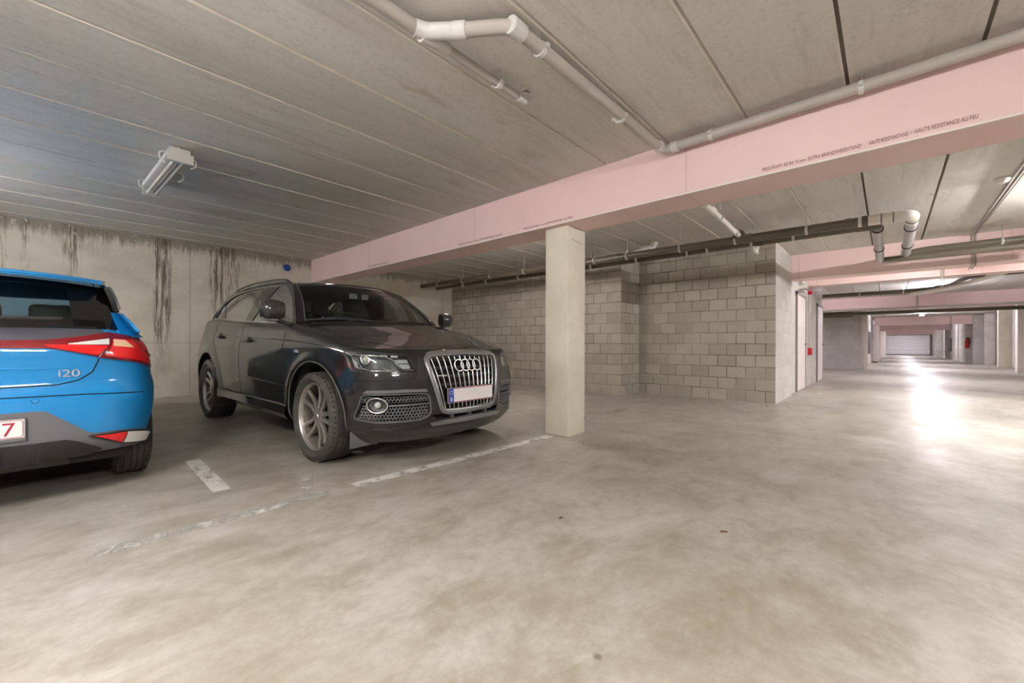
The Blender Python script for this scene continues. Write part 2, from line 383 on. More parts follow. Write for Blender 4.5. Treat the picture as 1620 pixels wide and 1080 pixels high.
g='pale columns along the far right of the aisle'
for x,y,w,d,l in ((33.6,-3.78,.35,.7,'pale column under the right end of the peach beam'),(32.6,-3.9,.3,.35,'slim white column just before the peach beam'),
    (36.7,-3.75,3.0,.9,'pale pier carrying the red fire extinguisher'),(39.6,-3.75,1.2,.9,'pale pier just beyond the one with the fire extinguisher'),(42.3,-3.75,1.8,.9,'pale pier with a dark hose cabinet, third beyond the peach beam'),(47.5,-3.6,1.2,.6,'short pale pier farther along the right side'),
    (52,-3.3,.3,.4,'narrow pale column near the roller door, right side')): col(x,y,w,d,M['white_y'],l,2.65,g)
col(22.05,.70,.12,.2,M['edge'],'white edge pier at the end of the far grey wall',2.65)
col(34.2,.55,.3,.3,M['edge'],'white pier under the left end of the peach beam',2.3)
col(52,.35,.25,.4,M['edge'],'slim white post left of the roller door',2.3)
# ------------------------------------------------------------------ doors
def door(name,x0,x1,label,zt,leaf,handle=True):
    e=empty(name,((x0+x1)/2,1.43,0)); tag(e,label,'door',kind='structure'); w=(x1-x0)/2
    b=MB(); b.box(-w,-w+.06,-.035,0,0,zt); b.box(w-.06,w,-.035,0,0,zt); b.box(-w,w,-.035,0,zt-.06,zt); b.build('frame',M['frame_grey'],e,smooth=0)
    b=MB(); b.rbox(-w+.065,w-.065,-.028,0,.01,zt-.065,.004,1); l=b.build('leaf',leaf,e)
    b=MB(); b.tube(fillet([(w-.2,-.028,1.0),(w-.2,-.075,1.0),(w-.34,-.075,1.0)],.02),.01,8); b.build('handle',M['black'],l)
    return e
door('door_1',10.35,11.6,'first white door in the pale wall, nearer the column',2.1,M['door_white'])
door('door_2',13.7,14.95,'second white door in the pale wall, at its far end',2.1,M['door_white'])
b=MB(); b.box(-.35,.35,-.03,0,-.01,.01); b.box(-.35,-.33,-.2,0,-.01,.01); b.tube([(-.33,-.03,0),(.3,-.30,0)],.012,8)
tag(b.build('door_closer',M['steel'],loc=(11.0,1.40,2.16)),'metal door closer arm above the first white door','door closer')
b=MB(); b.tube([(0,0,0),(0,0,1.45)],.012,8); o=b.build('red_call_pole',M['steel'],loc=(12.2,1.40,.75)); tag(o,'thin steel tube with red boxes between the two white doors','alarm post')
for z0,hh in ((.0,.16),(1.45,.12)):
    b=MB(); b.rbox(-.07,.07,-.05,.05,z0-.01,z0+hh,.01,2); b.build('alarm_box',M['red'],o)
b=MB(); b.rbox(-.07,.07,-.08,0,0,.26,.02,2); tag(b.build('emergency_light',M['diff'],loc=(10.9,1.43,2.3)),'small wall lamp above the first white door','lamp')
e=empty('door_3',(59.85,-1.5,0)); tag(e,'wide light grey roller door at the far end of the aisle','garage door',kind='structure')
for k in range(5):
    b=MB(); b.rbox(-.03,.03,-1.65,1.65,.06+k*.4,.06+k*.4+.392,.012,2); b.build('door_panel',M['roller'],e)
b=MB(); b.box(-.04,.0,-1.8,-1.67,0,2.1); b.box(-.04,.0,1.67,1.8,0,2.1); b.box(-.04,0,-1.8,1.8,2.07,2.2); b.build('track',M['grey_dark'],e,smooth=0)
b=MB(); b.box(-.05,.03,-1.8,1.8,0,.06); b.build('bottom_seal',M['black'],e,smooth=0)
e=empty('electrical_cabinet',(25,.745,1.05)); tag(e,'dark cabinet hanging on the far left wall','cabinet')
b=MB(); b.rbox(-.9,.9,-.14,0,-.45,.55,.01,2); b.build('case',M['grey_dark'],e)
for dx in (-.7,.4):
    b=MB(); b.tube([(dx,-.05,.55),(dx,-.05,1.5)],.03,8); b.build('cable_duct',M['conduit'],e)
e=empty('fire_extinguisher',(35.11,-3.34,.85)); tag(e,'red fire extinguisher hung beside a pale column, far right','fire extinguisher')
b=MB(); b.lathe([(0,.001),(0,.07),(.02,.085),(.4,.085),(.48,.06),(.52,.03),(.56,.03),(.56,.001)],16,Matrix.Rotation(-pi/2,4,'Y')); b.build('cylinder_body',M['red'],e)
b=MB(); b.tube(fillet([(0,0,.54),(0,-.10,.6),(-.02,-.12,.2)],.06),.018,8); b.box(-.03,.03,-.1,.05,.55,.6); b.build('hose',M['black'],e)
b=MB(); b.rbox(-.2,.2,-.1,.1,0,.9,.02,2); tag(b.build('hose_cabinet',M['grey_dark'],loc=(42.2,-3.2,.6)),'dark hanging box between far right columns','cabinet')
for i,(x,y,l) in enumerate(((31.5,.55,'dark litter at the foot of the far left wall'),)):
    b=MB(); b.rbox(-.3,.3,-.12,.12,0,.06,.02,2); tag(b.build('litter',M['black'],loc=(x,y,0)),l,'litter')
# small stone fragments on the floor, seen near the walls and on the slab
for i,(px,py,s,l) in enumerate(((1146,841,.018,'brown leaf scrap lying on the open floor'),(1213,642,.02,'dark chip beside the blockwork corner'),(1068,624,.02,'white chip at the foot of the blockwork wall'),(923,701,.012,'dark chip in front of the cream column'),(888,819,.012,'tiny dark chip on the floor below the column'))):
    u=(px-810)/FPX; Z=FPX*HC/(py-545-(px-810)*.003); x=Z*(cos(TH)+u*sin(TH)); y=Z*(sin(TH)-u*cos(TH))
    b=MB(); b.rbox(-s,s,-s*.45,s*.45,-.002,s*.25,s*.12,1,Matrix.Rotation(-.9+i*.2,4,'Z')); tag(b.build('floor_chip',M['leaf'] if 'brown' in l else M['black'] if 'white' not in l else M['edge'],loc=(x,y,0)),l,'debris')
# ------------------------------------------------------------------ floor markings
def floorpt(px,py):
    u=(px-810)/FPX; h=545+(px-810)*.003; Z=FPX*HC/(py-h); return Vector((Z*(cos(TH)+u*sin(TH)),Z*(sin(TH)-u*cos(TH)),.003))
def linemark(a,b,w,m,label):
    a=Vector(a);b=Vector(b);d=(b-a).normalized();n=Vector((-d.y,d.x,0))*w/2;k=MB()
    c=(a+b)/2; k.slab([[a-n-c,b-n-c],[a+n-c,b+n-c]],lambda i,j:Vector((0,0,-.002))); tag(k.build('trim_%d'%(linemark.n),m,smooth=0,loc=c),label,'floor marking',kind='structure'); linemark.n+=1
linemark.n=3
linemark(floorpt(870,690),floorpt(560,768),.095,M['line'],'worn white bay line running from the column past the black car')
linemark(floorpt(520,778),floorpt(150,876),.095,M['line2'],'faded continuation of the white bay line at lower left')
linemark(floorpt(305,728),floorpt(352,776),.10,M['line'],'short white divider mark between the blue and black cars')
linemark(floorpt(487,752),floorpt(487,785),.07,M['line2'],'faint short mark in front of the black car')
linemark((3.9,2.95,.003),(5.9,2.95,.003),.095,M['line2'],'faint bay line behind the column')
# ------------------------------------------------------------------ pipes
def clamp(mbk,p,ax,r,m=None):
    mbk.tube([Vector(p)-Vector(ax)*.012,Vector(p)+Vector(ax)*.012],r+.006,16)
def clamp_part(parent,p,ax,r,rod=True,top=ZC):
    o=parent.location; p=Vector(p)-o; ax=Vector(ax).normalized(); b=MB(); b.tube([p-ax*.014,p+ax*.014],r+.007,16)
    s=ax.cross(Vector((0,0,1))).normalized(); b.box(-.012,.012,-.008,.008,-.012,.012,Matrix.Translation(p+s*(r+.015))); b.box(-.012,.012,-.008,.008,-.012,.012,Matrix.Translation(p-s*(r+.015)))
    c=b.build('clamp',M['pvc_light'],parent)
    if rod:
        b=MB(); b.tube([p+Vector((0,0,r)),Vector((p.x,p.y,top-o.z))],.005,8); b.tube([Vector((p.x,p.y,top-o.z-.006)),Vector((p.x,p.y,top-o.z))],.018,10); b.build('threaded_rod',M['steel'],c)
def pipe(label,pts,r,m,fil=.1,parent=None,n=16,name='drain_pipe',grp=None):
    o=Vector(pts[0]); e=empty(name,o); tag(e,label,'pipe',grp)
    b=MB(); b.tube(fillet([Vector(p)-o for p in pts],fil),r,n); b.build('pipe_run',m,e); return e
def socket(e,p,ax,r,l=.06,m='pvc_light',name='coupling'):
    p=Vector(p)-e.location; ax=Vector(ax).normalized(); b=MB(); b.tube([p-ax*l,p-ax*(l-.004),p+ax*(l-.004),p+ax*l],[r+.003,r+.008,r+.008,r+.003],16)
    b.build(name,M[m],e)
zp=2.60
N1=pipe('light grey ceiling pipe running to a white wye fitting and on to a small elbow',[(-2,1.81,zp+.0),(1.28,1.81,zp)],.035,M['pvc'])
b=MB(); o=N1.location
b.tube(fillet([Vector((1.24,1.81,zp))-o,Vector((1.30,1.79,zp))-o,Vector((1.40,1.67,zp))-o],.03),.041,16); b.build('wye_fitting',M['pvc_light'],N1)
b=MB(); b.tube([Vector((1.28,1.81,zp-.01))-o,Vector((1.42,1.81,zp))-o,Vector((1.46,1.81,zp))-o],[.04,.032,.030],16); b.build('reducer',M['pvc_light'],N1)
b=MB(); b.tube([Vector((1.44,1.81,zp))-o,Vector((2.08,1.81,zp))-o],.025,16); b.build('branch_pipe',M['pvc'],N1)
b=MB(); b.tube(fillet([Vector((2.04,1.81,zp))-o,Vector((2.12,1.81,zp))-o,Vector((2.12,1.81,zp+.05))-o],.045),.029,16); b.build('elbow',M['pvc_light'],N1)
b=MB(); b.tube([Vector((2.12,1.81,zp+.03))-o,Vector((2.12,1.81,zp+.06))-o],.028,16); b.build('grey_sleeve',M['pvc_dark'],N1)
b=MB(); b.tube([Vector((2.12,1.81,zp+.05))-o,Vector((2.12,1.81,ZC))-o],.025,16); b.build('riser',M['pvc'],N1)
clamp_part(N1,(1.86,1.81,zp),(1,0,0),.025); 
N2=pipe('grey ceiling pipe leading from the wye to the near beam and along it',[(1.37,1.71,zp),(1.57,1.43,zp),(3.44,1.41,zp+.01),(3.45,-9,zp+.03)],.036,M['pvc'],.07)
socket(N2,(1.41,1.655,zp),(.2,-.28,0),.036,.035); socket(N2,(1.60,1.43,zp),(1,0,0),.037,.05); socket(N2,(3.36,1.41,zp+.01),(1,0,0),.036,.03); socket(N2,(3.445,1.31,zp+.01),(0,-1,0),.036,.03)
for x in (1.80,2.72): clamp_part(N2,(x,1.43,zp),(1,0,0),.036)
for y in (1.03,.13,-.6): clamp_part(N2,(3.447,y,zp+.012),(0,1,0),.036)
def pz1(y): return 2.395+(2.44-2.395)*(y/8.8)
P1=pipe('upper dark grey drain pipe hung under the ceiling behind the column',[(6.25,8.78,2.44),(6.25,.25,2.396)],.055,M['pvc_dark'])
o=P1.location
b=MB(); b.tube(fillet([Vector((6.25,.26,2.396))-o,Vector((6.25,-.2,2.394))-o,Vector((6.6,-.2,2.394))-o],.13,8),.059,20); b.build('elbow',M['pvc_white'],P1)
b=MB(); b.tube([Vector((6.42,-.2,2.394))-o,Vector((8.98,-.2,2.40))-o],.056,20); b.build('cross_pipe',M['pvc_silver'],P1)
for x in (6.44,6.9,8.1): socket(P1,(x,-.2,2.394),(1,0,0),.056,.012,'rubber_ring','seal_ring')
for y in (.0,-.1): socket(P1,(6.25,y+.06,2.394),(0,1,0),.059,.004,'rubber_ring','seal_ring')
b=MB(); b.tube(fillet([Vector((8.9,-.2,2.40))-o,Vector((9.06,-.2,2.42))-o,Vector((9.06,-.45,2.45))-o,Vector((9.06,-8.9,2.50))-o],.08,6),.056,20); b.build('beam_pipe',M['pvc_dark'],P1)
for y in (8.1,7.2,6.3,5.35,4.4,3.75,3.15,2.3,1.55,.75): clamp_part(P1,(6.25,y,pz1(y)),(0,1,0),.055)
for y in (-1.2,-2.2): clamp_part(P1,(9.06,y,2.455),(0,1,0),.056)
for y in (.35,.2): socket(P1,(6.25,y,2.396),(0,1,0),.055,.03,'pvc_dark')
for y in (3.45,3.3,1.4): socket(P1,(6.25,y,pz1(y)),(0,1,0),.055,.05,'pvc_dark')
P2=pipe('lower dark grey drain pipe beside the upper one',[(6.74,8.78,2.43),(6.7,.2,2.425)],.045,M['pvc_dark'])
o=P2.location
b=MB(); b.tube(fillet([Vector((6.7,.3,2.425))-o,Vector((6.7,.1,2.425))-o,Vector((6.95,.1,2.42))-o],.1,8),.05,20); b.build('elbow',M['pvc_dark'],P2)
b=MB(); b.tube([Vector((6.85,.1,2.422))-o,Vector((8.8,.1,2.34))-o],.052,20); b.build('cross_pipe',M['pvc_silver'],P2)
for x in (6.86,8.0): socket(P2,(x,.1,2.42-(x-6.85)*.042),(1,0,-.04),.052,.012,'rubber_ring','seal_ring')
b=MB(); b.tube(fillet([Vector((8.72,.1,2.345))-o,Vector((8.9,.1,2.335))-o,Vector((8.9,-.1,2.335))-o,Vector((8.9,-1.5,2.345))-o],.08,6),.045,20); b.build('beam_pipe',M['pvc_dark'],P2)
for y in (7.7,6.9,5.9,5.0,4.1,3.2,2.35,2.05,1.45,.95): clamp_part(P2,(6.7,y,2.427),(0,1,0),.045)
for y in (2.5,1.35): socket(P2,(6.7,y,2.425),(0,1,0),.045,.05,'pvc_dark')
W=pipe('white waste pipe joining the upper dark drain pipe',[(3.6,1.5,2.59),(6.24,1.5,2.45)],.032,M['pvc_white'])
socket(W,(4.95,1.5,2.518),(1,0,-.05),.036,.16,'pvc_white'); socket(W,(6.05,1.5,2.46),(1,0,-.05),.034,.03,'pvc_light')
o=W.location; b=MB(); b.tube(fillet([Vector((4.98,1.5,2.52))-o,Vector((4.75,1.34,2.56))-o,Vector((4.4,1.34,2.58))-o],.05),.022,12); b.build('branch_pipe',M['pvc_white'],W)
b=MB(); b.tube([Vector((6.19,1.5,2.452))-o,Vector((6.23,1.5,2.45))-o],[.075,.08],20); b.build('grey_socket',M['pvc_dark'],W)
clamp_part(W,(5.35,1.5,2.497),(1,0,0),.032)
for (x,y,l,m) in ((6.55,2.95,'pale pipe end rising above the dark pipes','pvc_light'),(7.35,1.55,'pale pipe stub between the dark pipe and the block wall','pvc_light')):
    e=empty('pipe_stub',(x,y,2.5)); tag(e,l,'pipe'); b=MB()
    if y>2: b.tube(fillet([(-.25,.1,-.06),(0,0,.05),(.12,-.02,.06),(.2,-.05,.186)],.08),.055,16)
    else: b.tube(fillet([(-.5,-.05,-.07),(-.1,0,-.10),(.1,0,-.02),(.12,0,.186)],.08),.045,16)
    b.build('pipe_run',M[m],e); socket(e,(x,y,2.5+(.05 if y>2 else -.09)),(1,0,0),.055 if y>2 else .045,.02,'pvc_light')
# far pipes
F=pipe('dark pipe crossing below the ceiling behind the lilac beam',[(15.3,8.5,2.44),(15.3,-.5,2.42),(14.9,-1.1,2.44),(13.6,-1.35,2.52),(13.3,-3.8,2.55)],.055,M['pvc_dark'],.3,n=12)
for y in (4,2.4,.6,-.3): clamp_part(F,(15.3,y,2.42),(0,1,0),.055)
F=pipe('white pipe branching toward the aisle behind the lilac beam',[(15.2,-.45,2.33),(14.7,-1.1,2.38),(13.7,-1.5,2.44),(12.9,-2.0,2.55),(12.8,-4,2.58)],.05,M['pvc_white'],.3,n=12)
F=pipe('dark pipe below the mauve beam',[(20.2,8.4,2.15),(20.2,-8.9,2.18)],.06,M['pvc_dark'],n=12)
F=pipe('thick dark duct below the mauve beam at the left',[(20.6,8.4,2.15),(20.6,1.0,2.17)],.11,M['pvc_dark'],n=12)
F=pipe('slim grey pipe along the lower edge of the mauve beam',[(19.3,8.4,2.24),(19.3,-8.9,2.28)],.035,M['pvc'],n=12)
# conduits
def conduit(label,pts,grp='paired grey conduits over the aisle'):
    e=empty('conduit',pts[0]); tag(e,label,'conduit',grp); o=Vector(pts[0])
    for dy in (0,.035):
        b=MB(); b.tube([Vector(p)-o+Vector((0,-dy,0)) for p in pts],.010,8); b.build('conduit_tube',M['conduit'],e)
    return e
z=ZC-.014
conduit('paired grey conduits on the ceiling beside the smoke detector',[(4.0,-.92,z),(9.44,-.95,z)])
conduit('short paired conduits down the face of the second pink beam',[(9.44,-.95,z),(9.44,-.95,2.2),(9.8,-.95,2.2)])
conduit('paired conduits down the lilac beam',[(12.08,-.80,z),(12.08,-.80,2.2),(12.5,-.8,2.2)])
conduit('paired conduits down the mauve beam',[(19.38,-.70,z),(19.38,-.70,2.2),(19.8,-.7,2.2)])
conduit('conduit down the peach beam at right',[(33.98,-2.6,z),(33.98,-2.6,2.15)])
e=empty('smoke_detector',(6.5,-.86,ZC)); tag(e,'round white smoke detector beside the ceiling conduits','smoke detector')
b=MB(); b.lathe([(0,.001),(0,.055),(.012,.06),(.03,.055),(.05,.035),(.055,.001)],20,Matrix.Rotation(pi/2,4,'Y')); b.build('detector_head',M['pvc_white'],e)
# blue cap
b=MB(); b.lathe([(0,.001),(-.03,.001),(-.03,.055),(-.02,.065),(0,.065)],24,Matrix.Rotation(-pi/2,4,'Z')@Matrix.Scale(-1,4,(1,0,0))); tag(b.build('wall_cap',M['blue_cap'],loc=(3.06,8.79,2.47)),'round blue plastic cap high on the back wall','cap')
# ------------------------------------------------------------------ light fittings
def fitting(x,y,rot,label,drop=.12,m='tube_on',grp=None):
    e=empty('tube_light',(x,y,ZC-drop),(0,0,rot)); tag(e,label,'light fitting',grp)
    b=MB(); b.rbox(-.63,.63,-.028,.028,-.03,.03,.008,2); b.build('housing',M['pvc_light'],e)
    for dy in (-.055,.055):
        b=MB(); b.tube([(-.6,dy,0),(.6,dy,0)],.013,10); b.build('lamp_tube',M[m],e)
    for dx in (-.62,.62):
        b=MB(); b.box(dx-.012,dx+.012,-.075,.075,-.02,.02); b.build('lamp_holder',M['pvc_light'],e)
    for dx in (-.4,.4):
        b=MB(); b.tube([(dx,0,.03),(dx,0,drop)],.005,6); b.build('hanger_rod',M['steel'],e)
    return e
fx=[(-5.5,-1.3),(.6,-1.9),(6.9,-1.9),(16.4,-1.0),(24,-1.3),(30,-1.3),(39,-1.3),(49,-1.3),(57,-1.3),(-1.2,1.6),(-2.1,6.2),(10.5,-1.3),(4.2,4.6),(18.2,4.6)]  # unseen fill lamps added: two over left bays, behind near beam, in recess
for i,(x,y) in enumerate(fx):
    fitting(x,y,pi/2 if i in (9,10,12) else 0,['lit tube light behind the camera','lit tube light over the aisle near the camera','lit tube light just right of the photo over the aisle','lit tube light behind the lilac beam','lit tube light beyond the mauve beam','lit tube light before the peach beam','lit tube light beyond the peach beam','lit tube light far along the aisle','lit tube light near the roller door','added fill tube light behind the camera over the left bays','added fill tube light out of view over the left bays','lit tube light between the second pink beam and the lilac beam','added fill tube light hidden behind the near pink beam','added fill tube light in the recess before the grey bay wall'][i],drop=.34 if i in (1,9,10) else .12,m='tube_far' if (3<=i<=8 or i==13) else 'tube_dim' if i in (1,9,10,11) else 'tube_fill' if i==12 else 'tube_on',grp='lit tube lights along the aisle')
# broken fixture at left
e=empty('fluorescent_fixture',(.70,5.2,ZC-.10),(0,0,radians(92))); tag(e,'unlit twin tube light with its cover missing on the left ceiling','light fitting')
b=MB(); b.rbox(-.64,.64,-.075,.075,.03,.08,.012,2); b.build('housing',M['pvc_light'],e)
b=MB(); b.rbox(-.63,.63,-.05,-.012,-.02,.03,.012,2); b.build('reflector_strip',M['frame_grey'],e)
for dy in (-.03,.032):
    b=MB(); b.tube([(-.6,dy,-.02),(.6,dy,-.02)],.014,10); b.build('lamp_tube',M['tube_off'],e)
b=MB(); b.box(-.665,-.63,-.09,.09,-.05,.03); b.build('end_plate',M['pvc_light'],e,smooth=0)
b=MB(); b.box(.63,.65,-.07,.07,-.04,.03); b.build('end_plate',M['pvc_light'],e,smooth=0)
for x,s in ((-.56,1),(-.56,-1),(-.1,-1),(.4,1)):
    b=MB(); b.tube(fillet([(x,s*.07,.05),(x,s*.13,.03),(x,s*.125,-.03),(x,s*.09,-.05)],.02),.006,6); b.build('cover_clip',M['pvc_white'],e)
b=MB(); b.tube([(-.60,0,.08),(-.60,0,.10)],.01,8); b.tube([(.5,0,.07),(.5,0,.10)],.01,8); b.build('hanger',M['steel'],e)
# ------------------------------------------------------------------ camera, world, view
sc=bpy.context.scene
cam=bpy.data.cameras.new('camera'); co=bpy.data.objects.new('camera',cam); COL.objects.link(co)
co.location=(0,0,HC); co.rotation_euler=(pi/2,0,TH-pi/2)
co.rotation_euler=(Matrix.Rotation(TH-pi/2,4,'Z')@Matrix.Rotation(pi/2,4,'X')@Matrix.Rotation(radians(.17),4,'Z')).to_euler()
cam.sensor_width=36; cam.lens=36*FPX/1620; cam.shift_y=5/1620; cam.clip_start=.02; cam.clip_end=200
sc.camera=co
w=bpy.data.worlds.new('world'); sc.world=w; w.use_nodes=True; w.node_tree.nodes['Background'].inputs[0].default_value=(.5,.5,.5,1); w.node_tree.nodes['Background'].inputs[1].default_value=.2
sc.view_settings.view_transform='Standard'; sc.view_settings.look='None'; sc.view_settings.gamma=1; sc.view_settings.use_curve_mapping=False
sc.view_settings.exposure=1.48
sc.cycles.max_bounces=10; sc.cycles.diffuse_bounces=6; sc.cycles.transparent_max_bounces=16; sc.cycles.caustics_reflective=False; sc.cycles.caustics_refractive=False
# ================================================================== cars
class Surf:
    """Side skin of a car: plan outline (q = distance along it from the middle of the near end) x height."""
    def __init__(s,plan,y0,W,near,far,L,zb,zt,crown,arch,wn=.8):
        s.y0=y0;s.W=W;s.near=near;s.far=far;s.L=L;s.zb=zb;s.zt=zt;s.crown=crown;s.arch=arch;s.wn=wn
        P=[Vector((-plan[1][0],plan[1][1]))]+[Vector(p) for p in plan]+[Vector((-plan[-2][0],plan[-2][1]))]
        tab=[];w0=max(W[i][1] for i in range(len(W)))
        for i in range(1,len(P)-2):
            for k in range(24):
                t=k/24; a,b,c,d=P[i-1],P[i],P[i+1],P[i+2]
                d1=(c-b).length**.5+1e-9
                tab.append(.5*((2*b)+(-a+c)*t+(2*a-5*b+4*c-d)*t*t+(-a+3*b-3*c+d)*t**3))
        tab.append(P[-2]); q=[0]
        for a,b in zip(tab,tab[1:]): q.append(q[-1]+sqrt(((b.x-a.x)*w0)**2+(b.y-a.y)**2))
        s.q=q;s.t=tab;s.Q=q[-1]
    def plan(s,q):
        q=min(max(q,0),s.Q); lo,hi=0,len(s.q)-1
        while hi-lo>1:
            m=(lo+hi)//2
            if s.q[m]<=q: lo=m
            else: hi=m
        f=(q-s.q[lo])/max(1e-9,s.q[hi]-s.q[lo]); p=s.t[lo].lerp(s.t[hi],f); return p.x,p.y+s.y0
    def P(s,q,z,off=0):
        if off: return s.P(q,z)+s.N(q,z)*off
        X,Y=s.plan(abs(q)); sg=-1 if q<0 else 1
        d=Y-s.y0; wn=max(0.,1-d/s.wn)**2*(1+2*d/s.wn) if d<s.wn else 0.
        e=s.L+s.y0-Y; wf=max(0.,1-e/.8)**2*(1+2*e/.8) if e<.8 else 0.
        y=Y+sinterp(s.near,z)*wn-sinterp(s.far,z)*wf
        x=X*sinterp(s.W,z); zt=interp(s.zt,Y); g=zt-z
        if g<.07: x-=X*.035*((.07-g)/.07)**2
        for ay,az,ar,am in s.arch:
            dd=sqrt((y-ay)**2+(z-az)**2); x+=X*am*math.exp(-((dd-ar-.02)/.045)**2)*(1 if z>.2 else 0)
        return Vector((sg*x,y,z))
    def N(s,q,z):
        h=.008; a=s.P(q+h,z)-s.P(q-h,z) if abs(q)>h else s.P(h,z)-s.P(-h,z); b=s.P(q,z+h)-s.P(q,z-h)
        if a.length<1e-6: a=Vector((1,0,0))
        return a.cross(b).normalized()
    def qx(s,x,z=.6):
        # outline distance whose lateral position is x (near end)
        sg=-1 if x<0 else 1; lo,hi=0,s.Q*.3; x=abs(x)
        for _ in range(30):
            m=(lo+hi)/2
            if abs(s.P(m,z).x)<x: lo=m
            else: hi=m
        return sg*lo
    def qy(s,y):
        # outline distance at which the plan reaches y (side)
        lo,hi=0,s.Q
        for _ in range(40):
            m=(lo+hi)/2
            if s.plan(m)[1]<y: lo=m
            else: hi=m
        return lo
    def topz(s,x,y):
        X=max(.02,min(1,s.plan(s.qy(y))[0])); W=sinterp(s.W,interp(s.zt,y))
        return interp(s.zt,y)+interp(s.crown,y)*X*(1-min(1,abs(x)/(X*W))**3.0)
    def body(s,name,m,parent,nz=20,cuts=(),wheels=()):
        qs=[];q=0.
        while q<s.Q: qs.append(q); y=s.plan(q)[1]; q+=.03 if (y-s.y0)<.75 else (.055 if s.L+s.y0-y>.6 else .04)
        qs.append(s.Q); n=len(qs); ring=qs+[-x for x in qs[-2:0:-1]]
        b=MB(); rows=[]
        for j in range(nz+1):
            v=j/nz; v=1-(1-v)**1.25
            rows.append([s.P(q,interp(s.zb,s.plan(abs(q))[1])*(1-v)+interp(s.zt,s.plan(abs(q))[1])*v) for q in ring])
        R=len(ring); vs=[p for r in rows for p in r]; fs=[]
        for i in range(nz):
            for k in range(R): fs.append((i*R+k,i*R+(k+1)%R,(i+1)*R+(k+1)%R,(i+1)*R+k))
        K=14
        for base,top in ((0,False),(nz*R,True)):
            strips=[[base]*(K+1)]
            for i in range(1,n-1):
                ri=base+i; li=base+R-i; a=vs[ri]; c=vs[li]; st=[ri]
                y=s.plan(qs[i])[1]; cr=interp(s.crown,y) if top else 0; X=s.plan(qs[i])[0]
                for k in range(1,K):
                    t=k/K; t=.5-.5*cos(pi*t) if K>2 else t; u=1-2*t; p=a.lerp(c,t); p.z+=cr*X*(1-abs(u)**3.0); st.append(len(vs)); vs.append(p)
                st.append(li); strips.append(st)
            strips.append([base+n-1]*(K+1))
            for A,B in zip(strips,strips[1:]):
                for k in range(K):
                    f=[]; 
                    for x in (A[k],A[k+1],B[k+1],B[k]):
                        if x not in f: f.append(x)
                    if len(f)>2: fs.append(tuple(f))
        b.add(vs,fs); o=b.build(name,m,parent,smooth=35)
        for k,c in enumerate(cuts):
            md=o.modifiers.new('c%d'%k,'BOOLEAN'); md.object=c; md.operation='DIFFERENCE'; md.solver='EXACT'
        bpy.context.view_layer.update()
        me=bpy.data.meshes.new_from_object(o.evaluated_get(bpy.context.evaluated_depsgraph_get()))
        o.modifiers.clear(); o.data=me; me.materials.clear(); me.materials.append(m)
        me.polygons.foreach_set('material_index',[0]*len(me.polygons)); me.polygons.foreach_set('use_smooth',[True]*len(me.polygons)); me.set_sharp_from_angle(angle=radians(28))
        for c in cuts: bpy.data.objects.remove(c)
        return o
    def patch(s,top,bot,n,m,o1,o2,name,mat,parent,smooth=30,build=True):
        T=resample([(a,b,0) for a,b in top],n); B=resample([(a,b,0) for a,b in bot],n)
        def pt(i,k,o): p=B[k].lerp(T[k],i/(m-1)); return s.P(p.x,p.y,o)
        rows=[[pt(i,k,o2) for k in range(n)] for i in range(m)]; b=MB()
        b.slab(rows,lambda i,k: pt(i,k,o1)-rows[i][k])
        return b.build(name,mat,parent,smooth=smooth) if build else b
    def line(s,pts,r,off,name,mat,parent,n=40,seg=6,closed=False):
        P=resample([(a,b,0) for a,b in pts],n); b=MB(); b.tube([s.P(p.x,p.y,off) for p in P],r,seg,closed=closed)
        return b.build(name,mat,parent,smooth=60) if name else b
def cutcyl(x0,x1,y,z,r):
    b=MB(); n=40; vs=[]
    for x in (x0,x1):
        for k in range(n): vs.append((x,y+r*cos(2*pi*k/n),z+r*sin(2*pi*k/n)))
    b.add(vs,[(k,(k+1)%n,n+(k+1)%n,n+k) for k in range(n)]+[tuple(range(n))[::-1],tuple(range(n,2*n))]); return b.build('cut',M['black'],smooth=0)
def paint(name,col,dark,rough=.3,metal=.0):
    t=NT(name); co=t.coord(); n=t.noise(co,3,4); dust=t.noise(co,26,5,.75); x,y,z=t.sep(co)
    c=t.mixc(t.ramp(n,[(.2,0),(.9,1)]),col,dark)
    low=t.math('SUBTRACT',1,t.math('MULTIPLY',z,1.9),clamp=True)
    dm=t.math('MULTIPLY',t.ramp(dust,[(.42,.0),(.7,.2)]),low)
    c=t.mixc(dm,c,C(120,112,98)); r=t.math('ADD',t.ramp(n,[(.2,rough-.02),(.8,rough+.03)]),t.math('MULTIPLY',dm,.6))
    t.bsdf(Base_Color=c,Roughness=r,Metallic=metal,Coat_Weight=1.0,Coat_Roughness=.04,Specular_IOR_Level=.3); return t.mat
def tyremat():
    t=NT('tyre_rubber'); co=t.coord(); n=t.noise(co,9,6,.75); x,y,z=t.sep(co)
    c=t.ramp(n,[(.3,C(46,43,40)),(.62,C(66,62,57)),(.75,C(98,93,85))])
    ang=t.math('ARCTAN2',y,z); r=t.math('SQRT',t.math('ADD',t.math('POWER',y,2),t.math('POWER',z,2)))
    sp=t.math('SINE',t.math('ADD',t.math('MULTIPLY',ang,130),t.math('MULTIPLY',x,45)))
    tread=t.math('GREATER_THAN',r,.0) 
    t.bsdf(Base_Color=c,Roughness=.75,Normal=t.bump(t.math('ADD',t.math('MULTIPLY',t.math('GREATER_THAN',sp,.25),1),n),.5,.004)); return t.mat
M['black_paint']=paint('black_car_paint',C(8,9,10),C(12,13,14),.5)
M['blue_paint']=paint('bright_blue_car_paint',C(16,122,186),C(22,130,194),.4,.0)
